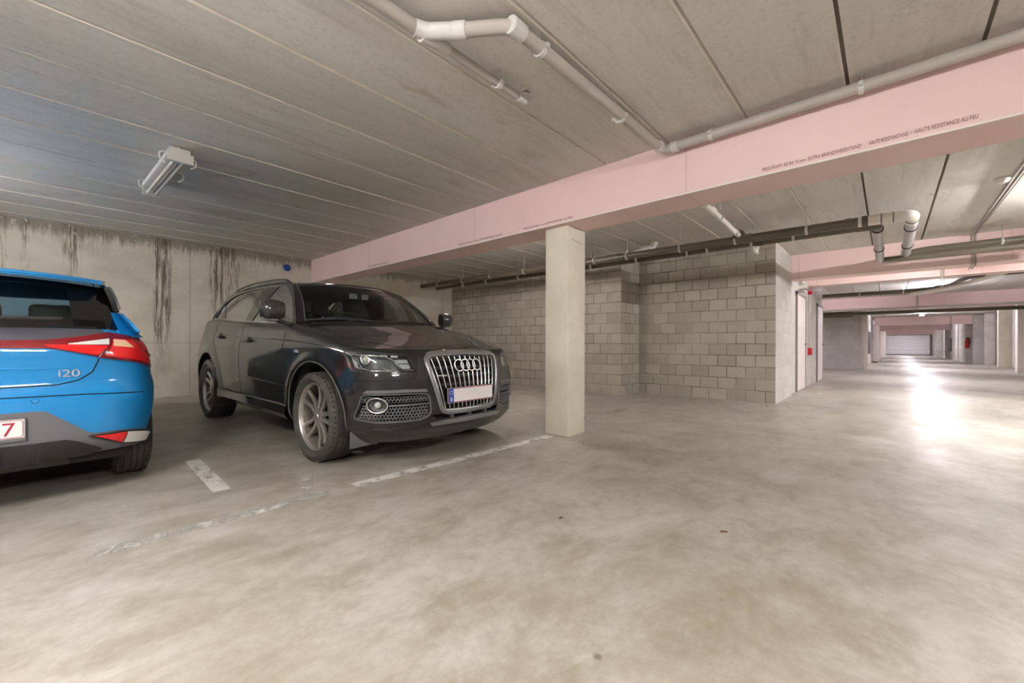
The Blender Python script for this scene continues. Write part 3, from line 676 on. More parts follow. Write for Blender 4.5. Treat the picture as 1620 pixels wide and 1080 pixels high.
M['tyre']=tyremat(); M['barrel']=simple('wheel_barrel',C(120,112,106),.5,.5); M['alloy']=simple('silver_alloy',C(178,172,166),.34,.75); M['alloy_dark']=simple('dark_brake_metal',C(70,66,62),.5,.6)
M['chrome']=simple('chrome_trim',C(225,225,225),.18,.95); M['satin']=simple('satin_silver_trim',C(140,140,142),.3,.75)
M['gloss_black']=simple('gloss_black',C(14,14,16),.12,coat=1); M['mat_black']=simple('matt_black_plastic',C(34,34,34),.6)
M['hole']=simple('dark_recess',C(8,8,8),.9); M['bumper_grey']=simple('dark_grey_bumper_plastic',C(96,96,100),.5)
M['liner']=simple('wheel_arch_liner',C(40,38,35),.9); M['arch_lip']=simple('dusty_arch_lip',C(96,92,84),.5)
M['seat']=simple('dark_grey_leather',C(62,68,66),.45); M['cabin']=simple('cabin_trim',C(36,38,36),.7)
M['glass_t']=glassmat('tinted_car_glass',(.44,.48,.44,1)); M['glass_d']=glassmat('dark_tinted_glass',(.22,.24,.23,1)); M['glass_w']=glassmat('windscreen_glass',(.66,.74,.69,1))
M['lens']=glassmat('clear_lens',(.93,.95,.95,1),.05,.01)
M['lamp_in']=simple('lamp_reflector',C(72,74,76),.45,.3); M['lamp_silver']=simple('bright_lamp_reflector',C(215,215,218),.35,.3); M['lamp_white']=simple('white_lamp_lens',C(230,228,224),.2,coat=1)
M['bulb']=simple('projector_bulb',C(200,200,192),.08,.2,coat=1)
M['plate']=simple('plate_white',C(226,222,224),.4,var=.02); M['plate_red']=simple('plate_red',C(160,40,52),.5); M['eu_blue']=simple('plate_blue_band',C(20,70,170),.4)
M['red_lens']=simple('red_lamp_lens',C(222,24,30),.15,coat=1); M['red_dark']=simple('dark_red_lens',C(120,14,26),.15,coat=1); M['amber_lens']=simple('pale_amber_lens',C(238,198,160),.2,coat=1)
M['star']=simple('yellow_star',C(236,214,60),.5); M['badge']=simple('badge_silver',C(225,228,232),.2,.6)
def wheel(parent,name,loc,side,R,wd,rr,spokes,rim_m='alloy',seg=56):
    """side -1: outer face towards -x"""
    e=bpy.data.objects.new(name,None); COL.objects.link(e); e.parent=parent; e.location=loc; e.empty_display_size=.1
    if side>0: e.rotation_euler=(0,0,pi)
    w=wd/2; t=MB()
    pr=[(w-.03,rr),(w-.005,rr+.02),(w+.006,rr+(R-rr)*.45),(w-.004,R-.03),(w-.022,R-.008),(w-.034,R-.001)]
    prof=[(-a,r) for a,r in pr]
    g=[-w*.62,-w*.56,-w*.50,-w*.2,-w*.14,-w*.08]; 
    for a,b2 in ((-w*.60,-w*.50),(-w*.20,-w*.10),(w*.10,w*.20),(w*.50,w*.60)):
        prof+=[(a,R),(a+.003,R-.009),(b2-.003,R-.009),(b2,R)]
    prof+=[(a,r) for a,r in pr[::-1]]
    t.lathe(prof,seg*2); 
    # shoulder tread blocks
    for k in range(seg):
        a=2*pi*k/seg
        for sx in (-1,1):
            Mx=Matrix.Rotation(a,4,'X')@Matrix.Translation((sx*(w-.03),0,R-.006)); t.box(-.016,.016,-.007,.007,-.006,.004,Mx)
    t.build('tyre',M['tyre'],e,smooth=50)
    rm=MB(); rm.lathe([(-(w-.028),rr+.004),(-(w-.022),rr-.002),(-(w-.030),rr-.010),(-(w-.055),rr-.014)],seg); rm.build('rim',M[rim_m],e,smooth=40)
    rm=MB(); rm.lathe([(-(w-.055),rr-.014),(0,rr-.035),(w-.04,rr-.02),(w-.03,rr+.004)],seg); rm.build('barrel',M['barrel'],e,smooth=40)
    ox=-(w-.045)
    for k in range(spokes[0]):
        a=2*pi*k/spokes[0]+.31; b=MB()
        for sgn in (-1,1):
            d0=.022*sgn; d1=spokes[1]*sgn; rows=[]
            for i in range(9):
                f=i/8; rad=.05+(rr-.058)*f; off=d0+(d1-d0)*f**1.1; hw=.0195-.004*sin(pi*f); dp=.030-.008*f
                xx=ox+.018*sin(pi*min(1,f*1.2))*.8+.006; 
                q=[(xx+dp,off-hw),(xx+.006,off-hw),(xx,off-hw*.5),(xx,off+hw*.5),(xx+.006,off+hw),(xx+dp,off+hw)]
                rows.append([Matrix.Rotation(a,3,'X')@Vector((p[0],p[1],rad)) for p in q])
            b.grid(rows,close=True)
        b.build('spoke',M[rim_m],e,smooth=40)
    b=MB(); b.lathe([(ox+.05,.075),(ox+.012,.07),(ox+.002,.05),(ox+.002,.034),(ox-.004,.03),(ox-.004,.001)],28); b.build('hub_cap',M[rim_m],e,smooth=40)
    b=MB(); b.lathe([(.0,.001),(0,rr*.72),(.02,rr*.72),(.02,.001)],40); b.lathe([(-.02,.001),(-.02,.08),(0,.09)],24); b.build('brake_disc',M['alloy_dark'],e,smooth=40)
    return e
def arcpts(cy,cz,r,a0,a1,n=30): return [(cy+r*cos(a0+(a1-a0)*k/n),cz+r*sin(a0+(a1-a0)*k/n)) for k in range(n+1)]
# ------------------------------------------------------------------ black car, front axle at local y=0, nose towards -y
CAR=empty('parked_car',(2.345,3.545,0),(radians(.75),0,radians(2.8)))
tag(CAR,'black SUV parked nose-out between the blue hatchback and the column','car')
S=Surf([(0,0),(.3,.014),(.5,.05),(.68,.10),(.80,.175),(.885,.29),(.94,.45),(.975,.70),(1,1.0),(1,2),(1,3.3),(.993,3.9),(.97,4.2),(.90,4.45),(.68,4.58),(.35,4.625),(0,4.63)],-.89,
 [(.2,.80),(.28,.885),(.35,.92),(.5,.932),(.62,.942),(.75,.942),(.88,.934),(.95,.93),(.985,.916),(1.05,.902),(1.13,.885),(1.26,.86)],
 [(.2,.13),(.27,.05),(.34,.01),(.45,0),(.56,.0),(.7,.02),(.8,.045),(.87,.07),(.93,.115),(1,.2)],
 [(.2,.1),(.3,.02),(.5,0),(.7,.02),(.9,.08),(1.1,.16),(1.26,.24)],4.63,
 [(-.89,.215),(-.55,.205),(-.3,.25),(.4,.29),(2.4,.30),(3.2,.30),(3.74,.3)],
 [(-.89,.93),(-.7,.940),(-.5,.958),(-.3,.990),(0,1.05),(.25,1.10),(.5,1.140),(1.5,1.165),(3.0,1.245),(3.3,1.25),(3.6,1.23),(3.74,1.2)],
 [(-.89,0),(-.75,.018),(-.5,.05),(0,.085),(.35,.10),(.6,.07),(.85,0),(4,0)],
 [(0,.385,.44,.016),(2.807,.385,.44,.016)])
qy=S.qy
def mir(l): return [(-a,b) for a,b in l]
hl_t=[(.50,.885),(.60,.888),(.75,.893),(.90,.90),(1.12,.905),(1.175,.90)]
hl_b=[(.435,.762),(.55,.752),(.70,.752),(.86,.752),(.99,.768),(1.10,.83)]
hl_t=[(.55,.895),(.67,.906),(.85,.920),(1.0,.925),(1.12,.925)]; hl_b=[(.515,.765),(.7,.763),(.88,.763),(1.0,.765),(1.05,.772)]
gr_t=[(-.405,.875),(-.28,.885),(0,.892),(.28,.885),(.405,.875)]; gr_b=[(-.295,.452),(-.2,.445),(0,.442),(.2,.445),(.295,.452)]
fg_t=[(.42,.590),(.6,.598),(.8,.598),(.94,.593)]; fg_b=[(.405,.425),(.50,.392),(.85,.390),(1.03,.408)]
lo_t=[(-.40,.420),(0,.418),(.40,.420)]; lo_b=[(-.36,.385),(0,.380),(.36,.385)]
cuts=[]
for t,b_,d in ((hl_t,hl_b,.07),(gr_t,gr_b,.05),(fg_t,fg_b,.05),(lo_t,lo_b,.05)):
    for mm in ((lambda l:l),mir) if t is hl_t or t is fg_t else ((lambda l:l),):
        cuts.append(S.patch(mm(t),mm(b_),24,6,-d,.06,'cut',M['black'],CAR))
for y in (0,2.807):
    for sx in (-1,1): c=cutcyl(sx*.58,sx*1.1,y,.392,.425); c.parent=CAR; cuts.append(c)
body=S.body('body',M['black_paint'],CAR,nz=24,cuts=cuts)
# underbody
b=MB(); b.rbox(-.8,.8,-.5,3.5,.24,.42,.05,2); b.build('underbody',M['liner'],CAR)
# arches: lip, liner
for y in (0,2.807):
    for sx in (-1,1):
        b=MB(); P=[]
        for k in range(37):
            a=-.42+(pi+.84)*k/36; yy=y+.432*cos(a); zz=.392+.432*sin(a)
            if zz<.29: continue
            x=abs(S.P(qy(yy),zz).x); P.append(Vector((sx*(x+.001),yy,zz)))
        b.tube(P,.0045,6); b.build('arch_lip',M['arch_lip'],CAR,smooth=60)
        b=MB(); rows=[]
        for x in (.56,.90): rows.append([Vector((sx*x,y+.424*cos(a),.392+.424*sin(a))) for a in [(-.3+(pi+.6)*k/30) for k in range(31)]])
        b.grid(rows); b.build('arch_liner',M['liner'],CAR,fix=False)
S2=[]
for y,sx in ((0,-1),(0,1),(2.807,-1),(2.807,1)):
    wheel(CAR,'wheel',(sx*.822,y,.368),sx,.368,.25,.275,(5,.058))
# sills
for sx in (-1,1):
    b=MB(); rows=[]
    for yy in [ .47+ (2.36-.47)*k/10 for k in range(11)]:
        x=abs(S.P(qy(yy),.36).x); rows.append([Vector((sx*(x-.03),yy,.42)),Vector((sx*(x+.016),yy,.405)),Vector((sx*(x+.022),yy,.33)),Vector((sx*(x-.01),yy,.285)),Vector((sx*(x-.06),yy,.28))])
    b.grid(rows); b.build('sill',M['black_paint'],CAR)
    b=MB(); b.tube([Vector((sx*(abs(S.P(qy(yy),.41).x)+.012),yy,.412)) for yy in [.47+1.89*k/16 for k in range(17)]],.006,6); b.build('sill_trim',M['arch_lip'],CAR,smooth=60)
# door shut lines and lower crease
for sx in (-1,1):
    f=lambda l:[(sx*qy(a),z) for a,z in l]
    for L in ([(.62,1.10),(.60,.95),(.56,.7),(.56,.45)],[(1.72,1.15),(1.70,.8),(1.66,.6),(1.66,.43)],[(2.62,1.2),(2.66,1.0),(2.50,.85),(2.36,.72),(2.28,.5)]):
        S.line(f(L),.003,-.0005,'shut_line',M['hole'],CAR)
    S.line(f([(.5,.585),(1.2,.60),(2.3,.62)]),.006,-.002,'door_crease',M['black_paint'],CAR)
    S.line(f([(-.35,.94),(.3,.985),(1.5,1.02),(3.2,1.06)]),.006,-.003,'shoulder_crease',M['black_paint'],CAR)
    for yy,zz in ((1.48,.985),(2.42,1.02)):
        h=bpy.data.objects.new('door_handle',None); COL.objects.link(h); h.parent=CAR; x=abs(S.P(qy(yy),zz).x); h.location=(sx*x,yy,zz)
        b=MB(); b.lathe([(-.004,.001),(0,.05),(.004,.048),(.004,.001)],20,Matrix.Scale(.8,4,(0,0,1))); b.build('recess_cup',M['hole'],h)
        b=MB(); b.tube(fillet([(0,-.10,0),(sx*.03,-.085,0),(sx*.03,.085,0),(0,.10,0)],.03),.013,10); b.build('grip',M['black_paint'],h)
    # small emblem on the wing
    o=S.P(sx*qy(.30),.90,.004); b=MB(); b.rbox(-.003,.003,-.035,.035,-.012,.012,.002,1); b.build('wing_emblem',M['badge'],CAR,loc=o)
# hood shut line
b=MB(); 
for sx in (-1,1):
    P=[]
    for k in range(24):
        yy=-.72+1.2*k/23; x=.52+.26*min(1,(yy+.72)/.5)**.6; P.append(Vector((sx*x,yy,S.topz(x,yy)+.0005)))
    b2=MB(); b2.tube(P,.002,6); b2.build('hood_line',M['hole'],CAR)
# grille
S.patch([(a*1.0,b) for a,b in gr_t],gr_b,16,4,-.052,-.045,'grille_backing',M['hole'],CAR)
g=bpy.data.objects.new('grille',None); COL.objects.link(g); g.parent=CAR
def loop(t,bm): return t+bm[::-1]
def ringpts(t,b_,e):
    cx=sum(p[0] for p in t)/len(t); cz=(t[0][1]+b_[0][1])/2
    T=[(p[0]+ (e if p[0]>cx+.02 else -e if p[0]<cx-.02 else 0)*(1 if k in (0,len(t)-1) else 0),p[1]+e) for k,p in enumerate(t)]
    B=[(p[0]+ (e if p[0]>cx+.02 else -e if p[0]<cx-.02 else 0)*(1 if k in (0,len(b_)-1) else 0),p[1]-e) for k,p in enumerate(b_)]
    return T,B
def frame(S,t,b_,w,o1,o2,name,mat,parent,e0=-.004,n=80,rnd=.03):
    # closed loop frame around the opening, w wide
    def rl(t,b_):
        P=[Vector((a,z,0)) for a,z in t+b_[::-1]]; P2=[]
        L=len(P)
        for i in range(L):
            a=P[i-1];c=P[i];d=P[(i+1)%L]; u=(a-c);v=(d-c)
            if u.angle(v)<2.4:
                r=min(rnd,u.length*.4,v.length*.4); p0=c+u.normalized()*r; p2=c+v.normalized()*r
                for k in range(5): tt=k/4; P2.append(p0*(1-tt)**2+c*2*tt*(1-tt)+p2*tt*tt)
            else: P2.append(c)
        P2.append(P2[0]); return resample(P2,n+1)[:-1]
    c=rl(t,b_); cen=sum(c,Vector())/len(c); out=[];inn=[]
    for i,p in enumerate(c):
        d=(c[(i+1)%n]-c[i-1]).normalized(); nn=Vector((d.y,-d.x,0))
        if nn.dot(p-cen)<0: nn=-nn
        out.append(p+nn*(w+e0)); inn.append(p+nn*e0)
    rows=[]
    for A,o in ((inn,o1),(inn,o2-.004),([a.lerp(b,.25) for a,b in zip(inn,out)],o2),([a.lerp(b,.75) for a,b in zip(inn,out)],o2),(out,o2-.006),(out,o1)):
        rows.append([S.P(p.x,p.y,o) for p in A])
    b=MB(); b.grid(rows+[rows[0]],close=True); return b.build(name,mat,parent,smooth=35)
frame(S,gr_t,gr_b,.042,-.03,.014,'frame',M['satin'],g,rnd=.05)
def gx(f,z):   # x at fraction f (-1..1) at height z inside grille
    k=(z-.445)/(.88-.445); return f*(.297+(.405-.297)*k)
for k in range(13):
    f=-0.9+1.8*k/12
    segs=[(.884,.625),(.498,.448)] if abs(gx(f,.6))<.29 else [(.884,.448)]
    if abs(f)<.33: segs=[(.884,.85),(.75,.625),(.498,.448)]
    b=MB()
    for z1,z0 in segs: b.tube([S.P(gx(f,z0+(z1-z0)*j/8),z0+(z1-z0)*j/8,-.004) for j in range(9)],.0045,6)
    b.build('vertical_bar',M['chrome'],g,smooth=60)
b=MB()
for k in range(6):
    z=.50+.07*k; b.slab([[S.P(gx(-.98+1.96*j/16,z+dz),z+dz,-.028) for j in range(17)] for dz in (0,.022)],lambda i,j:Vector((0,.012,0)))
b.build('horizontal_slat',M['mat_black'],g,smooth=0)
b=MB(); b.add([],[]); S.patch([(-.30,.625),(.30,.625)],[(-.285,.498),(.285,.498)],12,3,-.02,-.004,'plate_panel',M['gloss_black'],g)
# four rings (circles) standing on the grille
rg=bpy.data.objects.new('emblem',None); COL.objects.link(rg); rg.parent=CAR
for k in range(4):
    cx=-.1035+.069*k; b=MB(); b.tube([S.P(cx+.047*cos(2*pi*j/32),.799+.047*sin(2*pi*j/32),.010+.002*(k%2)) for j in range(32)],.0068,8,closed=True); b.build('ring',M['chrome'],rg,smooth=60)
b=MB(); b.tube([S.P(-.33,.725,.002),S.P(-.24,.725,.002)],.005,6); b.build('model_badge',M['badge'],g)
# licence plate
pl=bpy.data.objects.new('licence_plate',None); COL.objects.link(pl); pl.parent=CAR; pc=S.P(0,.562,.012); pl.location=(0,pc.y,.562); pl.rotation_euler=(radians(-3),0,0)
b=MB(); b.rbox(-.268,.268,-.0,.012,-.064,.064,.004,1); b.build('holder',M['satin'],pl)
b=MB(); b.box(-.26,.26,-.004,0,-.057,.057); b.build('red_border',M['plate_red'],pl,smooth=0)
b=MB(); b.box(-.208,.256,-.006,0,-.053,.053); b.build('blank_field',M['plate'],pl,smooth=0)
b=MB(); b.box(-.259,-.208,-.006,0,-.055,.055); b.build('country_band',M['eu_blue'],pl,smooth=0)
RX=Matrix(((1,0,0,0),(0,0,-1,0),(0,1,0,0),(0,0,0,1)))
text('B',.045,Matrix.Translation((-.247,-.0068,-.046))@RX,'country_letter',M['plate'],pl)
b=MB()
for k in range(12):
    a=2*pi*k/12; cx=-.2335+.015*cos(a); cz=.022+.015*sin(a); b.box(cx-.0018,cx+.0018,-.0072,-.005,cz-.0018,cz+.0018)
b.build('star_ring',M['star'],pl,smooth=0)['kind']='stuff'
# headlights
def headlight(sg):
    f=(lambda l:l) if sg>0 else mir
    h=bpy.data.objects.new('headlight',None); COL.objects.link(h); h.parent=CAR
    S.patch(f(hl_t),f(hl_b),20,6,-.068,-.055,'housing',M['lamp_in'],h)
    fr=lambda q,z,o: S.P(sg*q,z,o)
    def ring(q,z,r,o,w,name,m):
        b=MB(); b.tube([fr(q+r*1.1*cos(2*pi*j/28),z+r*sin(2*pi*j/28),o) for j in range(28)],w,8,closed=True); b.build(name,M[m],h,smooth=60)
    ring(.905,.862,.036,-.02,.005,'projector_ring','chrome')
    c=fr(.905,.862,-.035); bm=bmesh.new(); bmesh.ops.create_uvsphere(bm,u_segments=20,v_segments=12,radius=.03); b=MB(); b.add([v.co+c for v in bm.verts],[[v.index for v in f_.verts] for f_ in bm.faces]); bm.free(); b.build('projector',M['bulb'],h,smooth=60)
    # chrome swoosh lines
    for L,nm in (([(1.09,.908),(.97,.900),(.84,.896),(.74,.888),(.68,.862),(.62,.785),(.53,.780)],'chrome_line'),([(1.06,.885),(1.01,.865),(.96,.80),(.88,.776),(.70,.775),(.76,.795)],'chrome_line')):
        b=MB(); b.tube([fr(p.x,p.y,-.014) for p in resample([(a,z,0) for a,z in L],30)],.006,6); b.build(nm,M['chrome'],h,smooth=60)
    for k in range(4):
        q=.66+.085*k; S.patch([(sg*(q-.028),.897+.003*k),(sg*(q+.028),.900+.003*k)],[(sg*(q-.028),.884+.003*k),(sg*(q+.028),.887+.003*k)],5,3,-.03,-.018,'light_element',M['lamp_white'],h)
    S.patch([(sg*.56,.868),(sg*.66,.868)],[(sg*.55,.838),(sg*.645,.838)],6,3,-.05,-.03,'reflector_bowl',M['lamp_silver'],h)
    S.patch([(sg*.55,.828),(sg*.64,.828)],[(sg*.54,.795),(sg*.625,.795)],6,3,-.05,-.03,'reflector_bowl',M['lamp_silver'],h)
    S.patch([(sg*1.0,.865),(sg*1.06,.88)],[(sg*.955,.785),(sg*1.02,.80)],6,4,-.05,-.03,'side_reflector',M['lamp_silver'],h)
    S.patch([(sg*.71,.87),(sg*.84,.87)],[(sg*.72,.79),(sg*.93,.785)],8,4,-.055,-.042,'inner_panel',M['lamp_in'],h)
    S.patch(f(hl_t),f(hl_b),24,8,-.004,.001,'lens',M['lens'],h,smooth=50)
    frame(S,f(hl_t) if sg>0 else f(hl_t)[::-1],f(hl_b) if sg>0 else f(hl_b)[::-1],.004,-.02,.002,'seal',M['lamp_in'],h,e0=-.006,rnd=.02)
headlight(-1); headlight(1)
def fog(sg):
    f=(lambda l:l) if sg>0 else mir
    h=bpy.data.objects.new('fog_light_grille',None); COL.objects.link(h); h.parent=CAR
    S.patch(f(fg_t),f(fg_b),14,4,-.052,-.046,'backing',M['hole'],h)
    b=MB(); r=.0155
    k=0
    for j in range(9):
        for i in range(24):
            q=.43+i*r*1.74+(j%2)*r*.87; z=.405+j*r*1.5
            kk=(z-.40)/.19
            if q>1.0-.07*kk or z>.583 or q<.43 or (z>.508 and z<.522) : continue
            if (q-.83)**2/1.9+(z-.517)**2<.060**2: continue
            o=[];n=[];p2=[]
            for a in range(6):
                t=pi/6+a*pi/3; o.append(S.P(sg*(q+r*1.0*cos(t)),z+r*sin(t),-.012)); n.append(S.P(sg*(q+r*.74*cos(t)),z+r*.74*sin(t),-.010)); p2.append(S.P(sg*(q+r*.74*cos(t)),z+r*.74*sin(t),-.03))
            b.grid([o,n,p2],close=True)
    b.build('honeycomb_mesh',M['bumper_grey'],h,smooth=0,fix=False)
    frame(S,f(fg_t) if sg>0 else f(fg_t)[::-1],f(fg_b) if sg>0 else f(fg_b)[::-1],.010,-.03,.004,'surround',M['satin'],h,rnd=.03)
    b=MB(); b.tube([S.P(sg*(.83+.078*cos(2*pi*j/32)),.517+.056*sin(2*pi*j/32),.0) for j in range(32)],.006,8,closed=True); l=b.build('fog_lamp_ring',M['chrome'],h,smooth=60)
    b=MB(); R0=[[S.P(sg*(.83+.070*k*cos(2*pi*j/24)),.517+.050*k*sin(2*pi*j/24),-.036+.02*k*k) for j in range(24)] for k in (0.02,.5,.8,1)]; b.grid(R0,close=True); b.build('fog_lamp_reflector',M['lamp_in'],l,smooth=60)
    c=S.P(sg*.83,.517,-.02); bm=bmesh.new(); bmesh.ops.create_uvsphere(bm,u_segments=20,v_segments=12,radius=.026); b=MB(); b.add([v.co+c for v in bm.verts],[[v.index for v in f_.verts] for f_ in bm.faces]); bm.free(); b.build('fog_lamp_bulb',M['bulb'],l,smooth=60)
    S.line([(sg*.425,.515),(sg*.74,.515)],.006,-.004,'cross_bar',M['satin'],h,n=10)
    S.patch(f([(.44,.628),(.62,.634),(.90,.628)]),f([(.43,.606),(.62,.612),(.94,.604)]),14,3,-.01,.004,'upper_blade',M['bumper_grey'],h)
fog(-1); fog(1)
# lower bumper insert
S.patch(lo_t,lo_b,16,3,-.052,-.046,'lower_intake',M['hole'],CAR)
for q in (-.2,0,.2): S.patch([(q-.012,.422),(q+.012,.422)],[(q-.012,.380),(q+.012,.380)],4,3,-.03,.002,'intake_post',M['bumper_grey'],CAR)
S.patch([(-.42,.362),(-.3,.372),(0,.370),(.3,.372),(.42,.362)],[(-.40,.338),(0,.335),(.40,.338)],24,4,-.03,.016,'skid_plate',M['satin'],CAR)
S.line([(-1.1,.315),(-.9,.33),(-.55,.345),(-.45,.33)],.005,.0,'bumper_crease',M['black_paint'],CAR)
S.line([(1.1,.315),(.9,.33),(.55,.345),(.45,.33)],.005,.0,'bumper_crease',M['black_paint'],CAR)
S.line([(-1.28,.70),(-1.0,.695),(-.8,.70),(-.52,.71),(-.47,.90)],.002,.0,'bumper_seam',M['hole'],CAR)
# sensors
for q,z in ((-.72,.665),(.72,.665),(-.38,.64)):
    b=MB(); c=S.P(q,z,.0); n=S.N(q,z); b.tube([c,c+n*.003],.011,14); b.build('parking_sensor',M['black_paint'],CAR)
# mud flap ahead of the front wheel
for sx in (-1,1):
    b=MB(); b.rbox(min(sx*.62,sx*.86),max(sx*.62,sx*.86),-.47,-.455,.17,.30,.005,1); b.build('air_deflector',M['bumper_grey'],CAR)
# ---- greenhouse
def Sx(z): return .852-.33*(z-1.12)-.25*(z-1.12)**2
def pf(y): return sinterp([(0,1),(2.4,1),(2.9,.975),(3.3,.915),(3.6,.83)],y)
def zbelt(y): return interp(S.zt,y)-.004
out=[(.50,1.12),(.66,1.29),(.90,1.475),(1.10,1.585),(1.37,1.625),(2.0,1.640),(2.65,1.618),(3.10,1.56),(3.36,1.45),(3.48,1.32),(3.54,1.225)]
inn=[(.60,1.155),(.76,1.32),(.96,1.46),(1.16,1.545),(1.42,1.582),(2.0,1.592),(2.6,1.570),(2.95,1.51),(3.13,1.42),(3.25,1.33),(3.31,1.262)]
outb=[(.50,1.12),(1,1.135),(1.6,1.16),(2.2,1.19),(2.8,1.22),(3.3,1.24),(3.54,1.225)]
innb=[(.60,1.155),(1.1,1.165),(1.6,1.185),(2.2,1.213),(2.8,1.243),(3.2,1.26),(3.31,1.262)]
def sp(a,b,n=40):
    P=[Vector((x,y,0)) for x,y in a]; Q=[Vector((x,y,0)) for x,y in b]; O=[]
    L=len(P)-1
    for i in range(n+1):
        t=i/n*L; k=min(int(t),L-1); f=t-k
        def cr(A):
            p0=A[max(k-1,0)];p1=A[k];p2=A[k+1];p3=A[min(k+2,L)]
            return .5*((2*p1)+(-p0+p2)*f+(2*p0-5*p1+4*p2-p3)*f*f+(-p0+3*p1-3*p2+p3)*f**3)
        O.append((cr(P),cr(Q)))
    return O
for sx in (-1,1):
    X=lambda p,o=0: Vector((sx*(Sx(p.y)*pf(p.x)+o),p.x,p.y))
    top=sp(out,inn); bot=sp(outb,innb)
    b=MB()
    for S_ in (top,bot):
        rows=[[X(o_.lerp(i_,t),.004*(1-t)-.012*(t>.99)) for o_,i_ in S_] for t in (0,.25,.5,.75,.97,1)]
        b.grid(rows)
    b.build('window_frame',M['black_paint'],CAR,smooth=40,fix=False)
    # glass sheet: strips between lower and upper inner edge
    T=[i_ for o_,i_ in top]; B=resample([i_ for o_,i_ in bot],len(T)); rows=[[X(b_.lerp(t_,k/6),-.012) for b_,t_ in zip(B,T)] for k in range(7)]
    # divide at B and C pillars
    n=len(T)
    for nm,a,c,m in (('front_side_glass',0,17,'glass_t'),('rear_side_glass',18,31,'glass_d'),('quarter_glass',32,n-1,'glass_d')):
        b=MB(); b.grid([r[a:c+1] for r in rows]); b.build(nm,M[m],CAR,smooth=60,fix=False)
    for a,c in ((16,19),(30,33)):
        b=MB(); b.slab([[p+Vector((sx*.006,0,0)) for p in r[a:c+1]] for r in rows],lambda i,k:Vector((-sx*.05,0,0))); b.build('door_pillar',M['gloss_black'],CAR,smooth=40)
    # chrome trim
    b=MB(); b.tube([X(i_,.002) for o_,i_ in top]+[X(i_,.002) for o_,i_ in bot][::-1][1:-1],.0065,6,closed=True); b.build('window_trim',M['chrome'],CAR,smooth=60)
    # roof rail
    b=MB(); P=[Vector((sx*(Sx(1.62)*pf(y)-.015),y,z)) for y,z in ((1.18,1.585),(1.30,1.64),(1.6,1.663),(2.2,1.672),(2.8,1.645),(3.05,1.59),(3.12,1.55))]; b.tube(fillet(P,.15),.014,8); b.build('roof_rail',M['gloss_black'],CAR)
    # mirrors
    m_=bpy.data.objects.new('wing_mirror',None); COL.objects.link(m_); m_.parent=CAR; m_.location=(sx*1.0,.60,1.26)
    b=MB(); rows=[]
    for k in range(9):
        t=k/8; xx=sx*(-.07+.20*t); s_=sqrt(max(0.02,1-(2*abs(t-.45))**3)) if t>.45 else sqrt(max(.3,1-(1.3*(.45-t))**2))
        rows.append([Vector((xx,-.0+(-.075 if cos(a)<0 else .045)*abs(cos(a))**.8*s_,.005+.092*sin(a)*s_)) for a in [2*pi*j/20 for j in range(20)]])
    b.grid(rows,close=True); b.add([p for p in rows[0]],[tuple(range(20))]); b.add([p for p in rows[-1]],[tuple(range(20))]); b.build('mirror_shell',M['black_paint'],m_,smooth=60)
    b=MB(); b.rbox(min(sx*-.05,sx*.11),max(sx*-.05,sx*.11),.040,.046,-.065,.075,.002,1); b.build('mirror_glass',M['chrome'],m_)
    b=MB(); b.tube(fillet([(sx*-.16,.02,-.125),(sx*-.06,0,-.10),(sx*.02,0,-.07)],.04),[.022]*8 if False else .02,10); b.build('mirror_arm',M['black_paint'],m_)
    b=MB(); b.rbox(min(sx*-.02,sx*.11),max(sx*-.02,sx*.11),-.05,.03,-.095,-.080,.006,2); b.build('mirror_lower_cover',M['satin'],m_)
    # triangle panel at mirror
# roof
def ry(p): return p
rows=[]
for k in range(21):
    t=k/20; row=[]
    for j in range(17):
        u=-1+2*j/16; y0=1.12-.25*(1-u*u); y=y0+(3.36-y0)*t
        ze=interp([(1.10,1.585),(1.37,1.625),(2.0,1.640),(2.65,1.618),(3.10,1.56),(3.36,1.45)],y if y>1.10 else 1.10)
        hw=Sx(ze)*pf(y)+.002
        z=ze+(.022)*(1-abs(u)**2.2); row.append(Vector((u*hw,y,z)))
    rows.append(row)
b=MB(); b.slab(rows,lambda i,k:Vector((0,0,-.02))); b.build('roof',M['black_paint'],CAR,smooth=40)
hdr=rows[0]; tail=rows[-1]
# windscreen
wr=[]
for k in range(13):
    t=k/12; row=[]
    for j in range(33):
        u=-1+2*j/32; xb=u*.825; yb=.55-.38*(1-u*u); zb_=max(S.topz(xb*.93,yb)-.008,1.13); bp=Vector((xb,yb,zb_)); jh=j//2; tp=(hdr[jh].lerp(hdr[min(16,jh+1)],.5) if j%2 else hdr[jh])+Vector((0,0,-.008))
        p=bp.lerp(tp,t); p.y-=.035*sin(pi*t); p.z+=.03*sin(pi*t); row.append(p)
    wr.append(row)
b=MB(); b.grid([r[1:32] for r in wr]); b.build('windscreen',M['glass_w'],CAR,smooth=60,fix=False)
b=MB()
for a,c in ((0,2),(31,33)):
    b=MB(); b.slab([r[a:c] for r in wr],lambda i,k:Vector((0,.03,-.03))); b.build('a_pillar',M['black_paint'],CAR,smooth=40)
b=MB(); b.slab([[p+Vector((0,-.002,.001)) for p in r] for r in wr[11:]],lambda i,k:Vector((0,.004,-.004))); b.build('windscreen_header_band',M['gloss_black'],CAR)
for sx in (-1,1):
    j=1 if sx<0 else 31; b=MB(); b.tube([r[j]+Vector((0,-.002,.003)) for r in wr],.005,6); b.build('windscreen_seal',M['satin'],CAR,smooth=60)
b=MB(); b.tube([wr[0][j]+Vector((0,-.008,.012)) for j in range(1,32)],.008,6); b.build('scuttle_trim',M['mat_black'],CAR,smooth=60)
